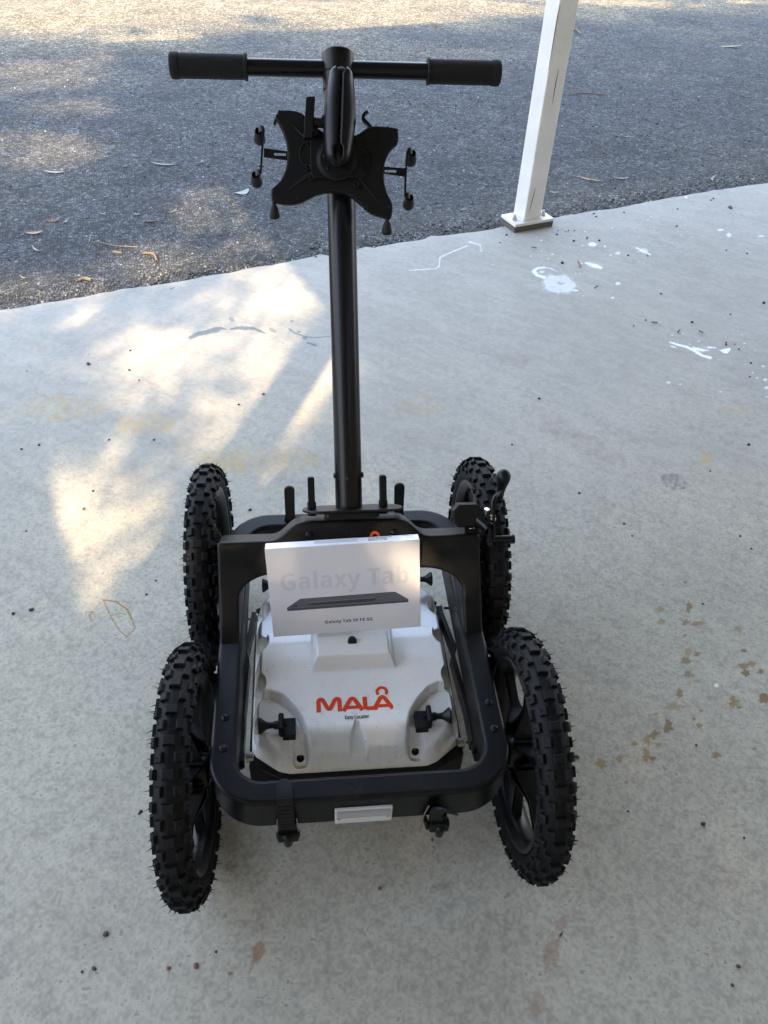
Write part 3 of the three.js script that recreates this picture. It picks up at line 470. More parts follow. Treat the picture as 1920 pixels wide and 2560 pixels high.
for (const [n, g, m] of [['tyre', metreUV(tyreG), M.rubber], ['rim', metreUV(rimG), M.nylon], ['spokes', metreUV(spokeG), M.nylon], ['hub', metreUV(hubG), M.nylon]]) { const o = new THREE.Mesh(g, m); o.name = n; o.castShadow = o.receiveShadow = true; wheelProto.add(o); }
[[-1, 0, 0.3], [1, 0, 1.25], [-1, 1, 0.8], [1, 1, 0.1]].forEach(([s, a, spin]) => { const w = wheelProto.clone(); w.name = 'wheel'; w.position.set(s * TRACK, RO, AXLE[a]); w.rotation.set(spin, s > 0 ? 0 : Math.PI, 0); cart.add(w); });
for (const z of AXLE) for (const s of [-1, 1]) part('axle', [rod(V(s * 0.215, RO, z), V(s * 0.245, RO, z), 0.014, 0.014), rod(V(s * 0.245, RO, z), V(s * 0.312, RO, z), 0.008), rod(V(s * 0.302, RO, z), V(s * 0.312, RO, z), 0.013, 0.013, 6)], M.satin, cart);

// --- moulded frame: flat loop, sloping arch, gussets
const FY0 = 0.181, FY1 = 0.256;
{
  const zc = -0.2273, out = [];
  const loop = rrect(0.476, 0.636, 0.082, 0, 0); loop.holes.push(rrect(0.394, 0.556, 0.045, 0, 0, THREE.Path));
  const lg = extr(loop, FY1 - FY0, 0.007, 4, 14).rotateX(-Math.PI / 2).translate(0, FY0, zc); out.push(lg);
  part('base_frame', out, M.plastic, cart);
  // arch in its own sloping plane: x across, s up the slope
  const S = new THREE.Shape();
  S.moveTo(-0.236, -0.03); S.lineTo(-0.236, 0.180); S.quadraticCurveTo(-0.2355, 0.188, -0.228, 0.188); S.lineTo(-0.142, 0.188); S.bezierCurveTo(-0.118, 0.189, -0.110, 0.219, -0.082, 0.220);
  S.lineTo(0.088, 0.220); S.bezierCurveTo(0.115, 0.219, 0.120, 0.189, 0.144, 0.188); S.lineTo(0.228, 0.188); S.quadraticCurveTo(0.2355, 0.188, 0.236, 0.180); S.lineTo(0.236, -0.03); S.lineTo(0.2025, -0.03); S.lineTo(0.2, 0.088);
  S.bezierCurveTo(0.197, 0.112, 0.165, 0.129, 0.125, 0.129); S.lineTo(-0.125, 0.129); S.bezierCurveTo(-0.165, 0.129, -0.197, 0.112, -0.2, 0.088); S.lineTo(-0.2025, -0.03); S.closePath();
  const g = new THREE.ExtrudeGeometry(S, { depth: 0.078 - 0.012, bevelEnabled: true, bevelThickness: 0.006, bevelSize: 0.006, bevelOffset: -0.006, bevelSegments: 4, curveSegments: 12 }).translate(0, 0, -0.078 + 0.006);
  basis(g, V(1, 0, 0), V(0, 0.738, -0.675), V(0, 0.565, 0.825), V(0, 0.25, -0.205)); g.computeVertexNormals();
  const arch = part('arch', g, M.plastic, cart);
  const gus = []; const G = new THREE.Shape([[0.2, 0.24], [0.33, 0.382], [0.397, 0.338], [0.41, 0.24], [0.41, 0.2], [0.19, 0.2]].map(([z, y]) => new THREE.Vector2(-z, y)));
  for (const s of [-1, 1]) { const q = extr(G, 0.029, 0.003); q.rotateY(-Math.PI / 2).translate(0, 0, 0); /* x<-z */ const m = new THREE.Matrix4().set(1, 0, 0, s > 0 ? 0.233 : -0.204, 0, 1, 0, 0, 0, 0, 1, 0, 0, 0, 0, 1); q.applyMatrix4(m); gus.push(q); }
  part('gusset', gus[0], M.plastic, cart); part('gusset', gus[1], M.plastic, cart);
  // domed rivets
  const riv = (p, d) => part('rivet', turned(p, d, [[-0.002, 0.0066], [0.0008, 0.0066], [0.0022, 0.0056], [0.0032, 0.0035], [0.0036, 0.0]], 18), M.satin, cart);
  for (const [x, z] of [[-0.217, -0.062], [-0.217, -0.006], [0.2185, -0.064], [0.2185, -0.014]]) riv(V(x, FY1, z), V(0, 1, 0));
  const onArch = (x, s, h = 0.0002) => V(x, 0.25 + 0.738 * s + 0.675 * h, -0.205 - 0.675 * s + 0.738 * h), AN = V(0, 0.675, 0.738);
  riv(onArch(-0.073, 0.197), AN); riv(onArch(0.078, 0.196), AN);
  const ring = new THREE.Shape(); ring.absarc(0, 0, 0.0088, 0, 2 * Math.PI); const hole = new THREE.Path(); hole.absarc(0, 0, 0.0046, 0, 2 * Math.PI); ring.holes.push(hole);
  part('orange_logo', basis(extr(ring, 0.0006, 0, 1, 20), V(1, 0, 0), V(0, 0.738, -0.675), AN, onArch(0.044, 0.190, 0.0004)), M.orange, cart);
}
// --- mast, plate, handlebar
const MD = V(0, 0.825, -0.565).normalize(), MN = V(0, 0.565, 0.825).normalize(), mastAt = (y) => V(0.0008, y, -0.3915 - 0.685 * (y - 0.402));
{
  const top = 1.046;
  part('mast', [rod(mastAt(0.402), mastAt(top - 0.025), 0.0245, 0.0245, 40)], M.powder, cart);
  part('mast_cap', turned(mastAt(top - 0.052), MD, [[0, 0.0250], [0.0005, 0.0266], [0.0252, 0.0266], [0.026, 0.0245], [0.0275, 0.0245], [0.0282, 0.0266], [0.058, 0.0268], [0.0605, 0.0255], [0.0612, 0.0]], 40), M.satin, cart);
  const pl = rrect(0.182, 0.074, 0.036); part('mounting_plate', [basis(extr(pl, 0.005, 0.001, 1, 14), V(1, 0, 0), V(0, 0.565, 0.825), V(0, -0.825, 0.565), V(0.007, 0.4065 + 0.0041, -0.386 - 0.0028)), basis(extr(rrect(0.1, 0.05, 0.01), 0.008, 0.001), V(1, 0, 0), V(0, 0.565, 0.825), MD.clone().negate(), V(0.005, 0.4046, -0.3855))], M.satin, cart);
  for (const [x, h] of [[-0.067, 0.059], [0.063, 0.059]]) {
    const b = V(x, 0.4075, -0.385).addScaledVector(MD, 0.004);
    part('clamp_lever', [basis(extr(rrect(0.0125, h, 0.004), 0.018, 0.0015), V(1, 0, 0), MD, MN, b.clone().addScaledVector(MD, h / 2).addScaledVector(MN, -0.009)), turned(b, MD, [[-0.012, 0.008], [0.012, 0.0082], [0.0135, 0.007], [0.0135, 0]], 16)], M.matte, cart);
  }
  for (const x of [-0.0235, 0.0245]) part('bolt', [turned(mastAt(0.455).add(V(x, 0, 0)), V(Math.sign(x), 0, 0), [[0, 0.0055], [0.003, 0.005], [0.004, 0]], 12)], M.satin, cart);
  part('bolt', turned(mastAt(0.452).addScaledVector(MN, 0.0238), MN, [[0, 0.0055], [0.002, 0.005], [0.003, 0]], 12), M.satin, cart);
  const hb = mastAt(1.022), HX = V(1, -0.004, 0.0).normalize();
  part('handlebar', [rod(hb.clone().addScaledVector(HX, -0.265), hb.clone().addScaledVector(HX, 0.265), 0.0137, 0.0137, 32)], M.powder, cart);
  for (const s of [-1, 1]) {
    const a = hb.clone().addScaledVector(HX, s * 0.151), d = HX.clone().multiplyScalar(s), P = [[0, 0.0137], [0, 0.0195], [0.001, 0.0208], [0.0045, 0.0208], [0.0055, 0.0192]];
    for (let i = 0; i < 44; i++) { const l = 0.0065 + i * 0.0024; P.push([l, 0.0188], [l + 0.0006, 0.0192], [l + 0.0018, 0.0192]); }
    P.push([0.1125, 0.0188], [0.1128, 0.0203], [0.1205, 0.0206], [0.1255, 0.0198], [0.1272, 0.0165], [0.1275, 0.0]);
    part('grip', turned(a, d, P, 36), M.grip, cart);
  }
}
// --- tablet holder hung from the mast by a double-ball arm
{
  const O = V(-0.0019, 0.9209, -0.682), U = V(1, 0, 0), P = (u, v, n = 0) => O.clone().addScaledVector(U, u / 1000).addScaledVector(MD, v / 1000).addScaledVector(MN, n / 1000);
  const pl = (g, n = 0) => basis(g, U, MD, MN, P(0, 0, n));
  const oval = new THREE.Shape(), pts = [[-98.7, 76.2], [-75.4, 76], [-58.7, 70.6], [-41.3, 54.9], [-25.6, 43.5], [0, 38.5], [26.5, 39.6], [45.8, 50.6], [61.1, 54], [93.7, 51.2], [97.4, 45.8], [96.2, 27.8], [83.5, 15], [74, -5], [72.2, -26.9], [76.6, -48.8], [85.5, -69], [83.7, -89.4], [75.9, -92.2], [48.8, -84], [33.6, -71.1], [14.6, -56.5], [-6, -50.8], [-33.2, -53.1], [-52.6, -60.5], [-68.1, -67.8], [-87.2, -70.7], [-109.8, -67.1], [-115.2, -60.8], [-113.7, -46.2], [-99, -31.7], [-88.7, -8.2], [-86.8, 18.7], [-92.5, 41.8], [-102, 62.9]].map(([a, b]) => new THREE.Vector2(a / 1000, b / 1000));
  oval.moveTo(pts[0].x, pts[0].y); oval.splineThru([...pts.slice(1), pts[0]]);
  const body = [pl(new THREE.ExtrudeGeometry(oval, { depth: 0.007, bevelEnabled: true, bevelThickness: 0.0035, bevelSize: 0.0035, bevelOffset: -0.0035, bevelSegments: 3, curveSegments: 120 }).translate(0, 0, -0.0105))];
  for (const [a, b] of [[[-38, 18], [-93, 70]], [[28, 14], [88, 44]], [[-45, -20], [-105, -60]], [[30, -28], [78, -84]]]) body.push(rod(P(a[0], a[1], -0.5), P(b[0], b[1], -2.5), 0.0052, 0.0012, 8));
  const holder = part('tablet_holder', body, M.matte, cart);
  const sub = (n, g, m) => part(n, g, m, holder);
  sub('centre_boss', [pl(extr(rrect(0.086, 0.06, 0.008, -0.006, 0), 0.005, 0.0012)), turned(P(-6, -2, 4), MN, [[0, 0.0335], [0.003, 0.0335], [0.0045, 0.032], [0.0045, 0.029], [0.0075, 0.028], [0.0085, 0.027], [0.0085, 0]], 44), ...[[-45, 8, 0.021], [33, 2, 0.02]].map(([u, v, r]) => pl(new THREE.TorusGeometry(r, 0.0014, 6, 40, Math.PI).rotateZ(u < 0 ? Math.PI / 2 : -Math.PI / 2).translate(u / 1000, v / 1000, 0.001)))], M.matte);
  for (const [u, v] of [[-41.8, 38.8], [-48.9, 23.6], [-51.9, -11.5], [-46.8, -29.5], [32.9, 29.8], [39.2, 11.9], [36.5, -23.5], [26.6, -39.1]]) sub('screw_boss', turned(P(u, v, 0), MN, [[-0.001, 0.0062], [0.004, 0.0058], [0.0045, 0.005], [0.0045, 0.0022], [0.003, 0.002], [0.003, 0]], 16), M.matte);
  for (const [u, v] of [[-99.1, 65.6], [-109, -48], [-69.3, -60.2], [-11, -43.8], [40.3, -74.8], [81.5, -73.7], [91.5, 39.5], [-79.6, 9.8], [62.8, -9.7]]) sub('screw', turned(P(u, v, -0.4), MN, [[0, 0.0042], [0.0012, 0.004], [0.0014, 0.0018], [0.0004, 0.0016], [0.0004, 0]], 14), M.satin);
  for (const [u, v] of [[-21, -17], [12, -21], [-26, 2], [14, 3]]) sub('screw', turned(P(u, v, 12), MN, [[0, 0.003], [0.0012, 0.0028], [0.0016, 0]], 12), M.satin);
  // slotted side arms with padded fingers
  function clip(s, stem, bar) {
    const sh = new THREE.Shape(stem.map(([a, b]) => new THREE.Vector2(a / 1000, b / 1000))), c = stem.reduce((a, b) => [a[0] + b[0] / 4, a[1] + b[1] / 4], [0, 0]);
    sh.holes.push(rrect(0.02, 0.0042, 0.0021, (c[0] + (s < 0 ? 6 : -6)) / 1000, c[1] / 1000, THREE.Path));
    const g = [pl(extr(sh, 0.003, 0.0004), -7)];
    g.push(ribbon(curvePts(bar.map(([a, b]) => P(a, b, -7)), 12), MN, () => 0.0045, 0.003));
    const ends = [bar[0], bar[bar.length - 1]];
    for (const [a, b] of ends) g.push(ribbon(curvePts([P(a, b, -7), P(a + s * 4, b + 1.5, -8), P(a + s * 8, b, -12), P(a + s * 9, b - 1, -20)], 10), MD, () => 0.0045, 0.003));
    sub('side_clip', g, M.satin);
    for (const [a, b] of ends) sub('rubber_cap', turned(P(a + s * 9, b - 1, -12), MN.clone().negate().addScaledVector(MD, -0.25), [[0, 0.0062], [0.004, 0.0068], [0.02, 0.0098], [0.027, 0.0098], [0.031, 0.007], [0.032, 0]], 18), M.softrubber);
  }
  clip(-1, [[-124.3, 18.3], [-84, 13.6], [-84, -1], [-124.9, 4]], [[-123, 48], [-127.3, 14.7], [-131, -20]]);
  clip(1, [[70, -8.5], [70, -19.6], [108.5, -24.8], [110, -11.2]], [[112.5, 16], [109.1, -19.3], [107.6, -55]]);
  for (const [u, v] of [[-111.4, -66], [76.8, -91]]) { sub('corner_finger', rod(P(u, v + 2, -6), P(u, v - 10, -8), 0.0036, 0.0036, 12), M.satin); sub('rubber_cap', turned(P(u, v - 5, -7), V(0, -1, 0.1), [[0, 0.0045], [0.006, 0.0068], [0.016, 0.0088], [0.02, 0.008], [0.0225, 0]], 18), M.softrubber); }
  sub('corner_finger', ribbon(curvePts([P(56, 48, -8), P(47, 58, -8), P(40, 66, -8), P(41, 72, -9), P(48, 79, -14)], 14), MN, () => 0.005, 0.005), M.satin);
  sub('corner_finger', ribbon(curvePts([P(-100, 66, -8), P(-104, 60, -8), P(-106, 56, -14)], 8), MN, () => 0.004, 0.004), M.satin);
  // arm: two shells round the balls, with a slit between
  const A = P(-5, -8, 34), B = P(4, 124, 12), ax = B.clone().sub(A), L = ax.length(); ax.normalize(); const sd = V(1, 0, 0).addScaledVector(ax, -ax.x).normalize(), fr = sd.clone().cross(ax).normalize();
  const prof = (t) => 0.0155 + 0.0105 * Math.sin(Math.PI * Math.min(1, Math.max(0, (t + 0.12) / 1.24))) ** 0.8;
  const shells = [];
  for (const s of [-1, 1]) {
    const nt = 40, na = 18, pos = [], idx = [];
    for (let i = 0; i <= nt; i++) for (let j = 0; j <= na; j++) {
      const t = -0.10 + 1.2 * i / nt, e = Math.min(1, Math.sqrt(Math.max(0, 1 - Math.max(0, (Math.abs(t - 0.5) - 0.5) / 0.1) ** 2))), cut = Math.max(sst(0.1, 0.05, Math.abs(t - 0.02)) * 0.0050, sst(0.07, 0.04, Math.abs(t - 1.04)) * 0.0065);
      const gap = 0.0022 + cut, a = Math.PI * j / na, w = prof(t) * e, dd = w * 0.95;
      const p = A.clone().addScaledVector(ax, t * L).addScaledVector(sd, s * Math.max(gap, gap + (w - gap) * Math.sin(a))).addScaledVector(fr, dd * Math.cos(a)); pos.push(p.x, p.y, p.z);
    }
    for (let i = 0; i < nt; i++) { for (let j = 0; j < na; j++) { const a = i * (na + 1) + j, b = a + 1, c = a + na + 1, d = c + 1; idx.push(a, c, b, b, c, d); } const a = i * (na + 1), b = a + na, c = a + na + 1, d = c + na; idx.push(a, b, c, b, d, c); }
    const g = new THREE.BufferGeometry(); g.setAttribute('position', new THREE.Float32BufferAttribute(pos, 3)); g.setIndex(idx); g.computeVertexNormals(); shells.push(g);
  }
  sub('ball_arm', [...shells, rod(A.clone().addScaledVector(ax, 0.45 * L).addScaledVector(sd, -0.028), A.clone().addScaledVector(ax, 0.42 * L).addScaledVector(sd, 0.0262), 0.009, 0.0105, 8)], M.satin);
  sub('ball_joint', [ball(0.0128, A.x, A.y, A.z), rod(P(-6, -2, 10), A, 0.009), rod(A.clone().addScaledVector(fr, 0.002), A.clone().addScaledVector(fr, 0.006).addScaledVector(ax, 0.022), 0.008, 0.0068)], M.softrubber);
  sub('ball_joint', [ball(0.0135, B.x, B.y, B.z), rod(B, B.clone().addScaledVector(MN, -0.036), 0.009)], M.softrubber);
  sub('arm_knob', [rod(P(-24, 50, 20), P(-42, 50.5, 22), 0.008, 0.008), basis(extr(rrect(0.0145, 0.062, 0.002), 0.014, 0.001), V(0.995, 0.1, 0).normalize(), MD.clone().addScaledVector(U, 0.1).normalize(), MN, P(-49, 56, 15))], M.satin);
}
// --- rubber draw latches on the front bar, upright tongues at the rear
{
  const FZ = 0.0907;
  { // left: closed
    const x = -0.119, l = part('draw_latch', [bx(0.027, 0.034, 0.012, x, 0.192, FZ + 0.007, 0.003), bx(0.033, 0.022, 0.016, x, 0.176, FZ + 0.012, 0.004), bx(0.037, 0.014, 0.010, x, 0.173, FZ + 0.010, 0.003)], M.matte, cart);
    part('roller', [turned(V(x, 0.156, FZ + 0.018), V(0, 1, 0), [[0, 0], [0.001, 0.0045], [0.005, 0.0072], [0.024, 0.0080], [0.03, 0.007], [0.031, 0]], 18)], M.satin, l);
    const tp = curvePts([V(x - 0.002, FY1 + 0.003, 0.054), V(x - 0.002, FY1 + 0.004, 0.072), V(x - 0.0015, FY1 + 0.001, 0.088), V(x, 0.243, FZ + 0.006), V(x, 0.22, FZ + 0.009), V(x, 0.198, FZ + 0.011)], 26);
    part('tongue', [ribbon(tp, V(1, 0, 0), (t) => 0.0118 * Math.sqrt(1 - Math.max(0, 1 - t / 0.16) ** 2 * 0.9), 0.005), ...[...Array(9)].map((_, i) => { const p = tp[9 + i * 2]; return bx(0.022, 0.0016, 0.0016, p.x, p.y + 0.002, p.z + 0.0025, 0.0006); })], M.softrubber, l);
    for (const m of [-1, 1]) part('wire_bail', tube([V(x + m * 0.0142, 0.215, FZ + 0.004), V(x + m * 0.0155, 0.196, FZ + 0.008), V(x + m * 0.0155, 0.182, FZ + 0.011)], 0.0012, 10, 6), M.steel, l);
  }
  { // right: open, strap curling outwards
    const x = 0.116, l = part('draw_latch', [bx(0.027, 0.034, 0.012, x, 0.186, FZ + 0.007, 0.003), bx(0.032, 0.024, 0.016, x + 0.002, 0.176, FZ + 0.012, 0.004), bx(0.036, 0.012, 0.010, x + 0.001, 0.170, FZ + 0.010, 0.003), bx(0.006, 0.03, 0.012, x - 0.018, 0.178, FZ + 0.008, 0.002, [0, 0, 0.2])], M.matte, cart, 'draw latch hanging open with its strap curled out');
    part('roller', [turned(V(x + 0.003, 0.153, FZ + 0.018), V(0, 1, 0), [[0, 0], [0.001, 0.0045], [0.005, 0.0072], [0.024, 0.0080], [0.03, 0.007], [0.031, 0]], 18)], M.satin, l);
    part('tongue', [ribbon(curvePts([V(x - 0.004, 0.196, FZ + 0.012), V(x - 0.006, 0.214, FZ + 0.012), V(x - 0.002, 0.231, FZ + 0.014), V(x + 0.008, 0.241, FZ + 0.02), V(x + 0.016, 0.239, FZ + 0.026)], 22), V(0.92, -0.3, 0.1).normalize(), (t) => lerp(0.0105, 0.009, t), 0.004)], M.softrubber, l);
    part('wire_bail', [tube([V(x - 0.016, 0.225, FZ + 0.003), V(x - 0.022, 0.205, FZ + 0.006), V(x - 0.025, 0.18, FZ + 0.009), V(x - 0.026, 0.155, FZ + 0.009)], 0.0013, 14, 6)], M.steel, l);
  }
  for (const s of [-1, 1]) {
    const x = s * 0.113, sh = new THREE.Shape(); sh.moveTo(-0.0125, -0.004); sh.lineTo(-0.0098, 0.014); sh.lineTo(-0.0105, 0.076); sh.absarc(0, 0.076, 0.0105, Math.PI, 0, true); sh.lineTo(0.0098, 0.014); sh.lineTo(0.0125, -0.004); sh.closePath();
    part('rear_tongue', [basis(extr(sh, 0.006, 0.001, 2, 10), V(1, s * 0.03, 0).normalize(), V(-s * 0.02, 1, -0.08).normalize(), V(0, 0.08, 1).normalize(), V(x, FY1, -0.527))], M.softrubber, cart);
  }
  // front reflector: clear ribbed lens over a white body
  const RW = 0.089, RX = -0.0015, RY = 0.2095;
  const rf = part('reflector', [bx(RW, 0.0445, 0.005, RX, RY, FZ + 0.0027, 0.0015)], mat({ color: RGB(0.62, 0.62, 0.60), roughness: 0.35, clearcoat: 0.5 }), cart);
  part('lens', [bx(RW - 0.007, 0.021, 0.002, RX, RY + 0.0085, FZ + 0.0062, 0.0006), ...[...Array(38)].map((_, i) => bx(0.0011, 0.005, 0.0012, RX - RW / 2 + 0.006 + i * (RW - 0.012) / 37, RY + 0.0165, FZ + 0.0074, 0))], mat({ color: RGB(0.38, 0.38, 0.40), roughness: 0.22, clearcoat: 1, clearcoatRoughness: 0.1 }), rf);
  for (const s of [-1, 1]) part('screw', turned(V(RX + s * (RW / 2 - 0.0065), RY - 0.004, FZ + 0.0052), V(0, 0, 1), [[0, 0.0037], [0.001, 0.0034], [0.0018, 0.002], [0.0018, 0]], 14), M.chrome, rf);
}
// --- brake at the right rear wheel
{
  const oct = new THREE.Shape(); [[-0.027, -0.006], [-0.027, 0.009], [-0.017, 0.02], [0.016, 0.02], [0.028, 0.008], [0.024, -0.012], [0.012, -0.02], [-0.016, -0.02]].forEach(([a, b], i) => (i ? oct.lineTo(a, b) : oct.moveTo(a, b)));
  const bh = new THREE.Path(); bh.absarc(-0.005, -0.001, 0.0112, 0, 6.2832); oct.holes.push(bh);
  const o = V(0.2135, 0.4035, -0.372), ey = V(0, 0.82, -0.57).normalize(), ez = V(0, 0.57, 0.82).normalize();
  const br = part('brake', [basis(extr(oct, 0.03, 0.002), V(1, 0, 0), ey, ez, o), rod(V(0.2085, 0.401, -0.369), V(0.2085, 0.414, -0.352), 0.0108)], M.matte, cart);
  part('pivot_tube', [rod(V(0.222, 0.41, -0.365), V(0.249, 0.405, -0.329), 0.0105, 0.0115, 24), rod(V(0.2476, 0.4052, -0.331), V(0.2505, 0.4047, -0.327), 0.0128, 0.0122, 24)], M.powder, br);
  for (const g of [rod(V(0.252, 0.413, -0.345), V(0.263, 0.413, -0.345), 0.007, 0.007, 6), rod(V(0.2465, 0.417, -0.352), V(0.2475, 0.4285, -0.354), 0.0055, 0.0055, 6), rod(V(0.250, 0.382, -0.318), V(0.250, 0.3835, -0.310), 0.0045, 0.004, 8), turned(V(0.213, 0.437, -0.372), ey, [[-0.018, 0.0055], [-0.0155, 0.0052], [-0.0145, 0]], 12), turned(V(0.222, 0.391, -0.344), ey, [[0, 0.0055], [0.003, 0.005], [0.0042, 0]], 12)]) part('pivot_bolt', g, M.chrome, br);
  part('foot_pad', bx(0.026, 0.005, 0.018, 0.2215, 0.3905, -0.344, 0.001, [0.6, 0, 0]), M.satin, br);
  part('brake_bar', [rod(V(0.2515, 0.386, -0.318), V(0.293, 0.388, -0.316), 0.0075, 0.0075, 18), rod(V(0.293, 0.388, -0.316), V(0.2955, 0.388, -0.316), 0.0085, 0.0085, 18)], M.powder, br);
  part('bracket', [ribbon(curvePts([V(0.249, 0.427, -0.352), V(0.25, 0.405, -0.334), V(0.2495, 0.38, -0.312)], 10), V(0, 0.6, 0.8).normalize(), () => 0.0075, 0.005), ribbon(curvePts([V(0.258, 0.425, -0.352), V(0.259, 0.405, -0.334), V(0.2585, 0.384, -0.315)], 10), V(0, 0.6, 0.8).normalize(), () => 0.007, 0.004)], M.satin, br);
  const k0 = V(0.2805, 0.4145, -0.395), k1 = V(0.2845, 0.466, -0.408);
  part('brake_lever', [ribbon(curvePts([V(0.260, 0.410, -0.344), V(0.2595, 0.425, -0.356), V(0.260, 0.434, -0.366), V(0.265, 0.441, -0.374), V(0.272, 0.440, -0.380), V(0.2815, 0.441, -0.388)], 26), MN, () => 0.006, 0.0045)], M.satin, br);
  part('knob', turned(k0, k1.clone().sub(k0), [[0, 0.0068], [0.012, 0.0064], [0.024, 0.0082], [0.036, 0.0118], [0.044, 0.0134], [0.0515, 0.0126], [0.057, 0.0092], [0.0605, 0.004], [0.061, 0]], 24), M.satin, br);
}
// --- link arms between frame and antenna
for (const s of [-1, 1]) {
  const pts = s < 0 ? [[-0.187, -0.345, 0.165], [-0.192, -0.30, 0.166], [-0.2, -0.247, 0.168], [-0.1945, -0.226, 0.168], [-0.1965, -0.15, 0.171], [-0.1985, -0.09, 0.174], [-0.199, -0.02, 0.18]] : [[0.183, -0.352, 0.150], [0.190, -0.30, 0.152], [0.198, -0.245, 0.154], [0.1915, -0.226, 0.155], [0.196, -0.15, 0.16], [0.199, -0.09, 0.166], [0.201, -0.012, 0.174]];
  const a = part('link_arm', [ribbon(pts.map(([x, z, y]) => V(x, y, z)), V(0, 1, 0), (t) => lerp(0.015, 0.018, t), 0.008), bx(0.006, 0.03, 0.07, s * 0.1955, s < 0 ? 0.176 : 0.168, -0.07, 0.002)], M.satin, cart);
  part('pivot', [rod(V(s * 0.19, 0.19, -0.016), V(s * 0.204, 0.19, -0.016), 0.008)], M.matte, a);
}

// ------------------------------------------------------------------ the ground radar unit slung in the frame
const shellMat = (() => {
  const N = 1024, cv = document.createElement('canvas'); cv.width = cv.height = N; const c = cv.getContext('2d'); c.fillStyle = '#f4f3f0'; c.fillRect(0, 0, N, N);
  seed = 55; for (let i = 0; i < 520; i++) { c.globalAlpha = rr(0.1, 0.6); c.fillStyle = rnd() > 0.3 ? '#4c4640' : '#8d8270'; const s = rr(0.6, 2.1); c.beginPath(); c.ellipse(rnd() * N, rnd() * N, s * rr(0.7, 1.6), s, rr(0, 3), 0, 6.3); c.fill(); }
  for (let i = 0; i < 40; i++) { c.globalAlpha = rr(0.15, 0.4); c.strokeStyle = '#7d766a'; c.lineWidth = rr(0.8, 1.6); const x = rnd() * N, y = rnd() * N; c.beginPath(); c.moveTo(x, y); c.lineTo(x + rr(-26, 26), y + rr(-8, 8)); c.stroke(); }
  for (let i = 0; i < 260; i++) { c.globalAlpha = rr(0.012, 0.04); c.fillStyle = '#8b7d66'; const s = rr(4, 16); c.beginPath(); c.ellipse(rnd() * N, N * (0.6 + 0.4 * Math.sqrt(rnd())), s * 1.4, s, rr(0, 3), 0, 6.3); c.fill(); }
  const t = new THREE.CanvasTexture(cv); t.colorSpace = THREE.SRGBColorSpace; return mat({ map: t, roughness: 0.3, clearcoat: 1, clearcoatRoughness: 0.05 });
})();
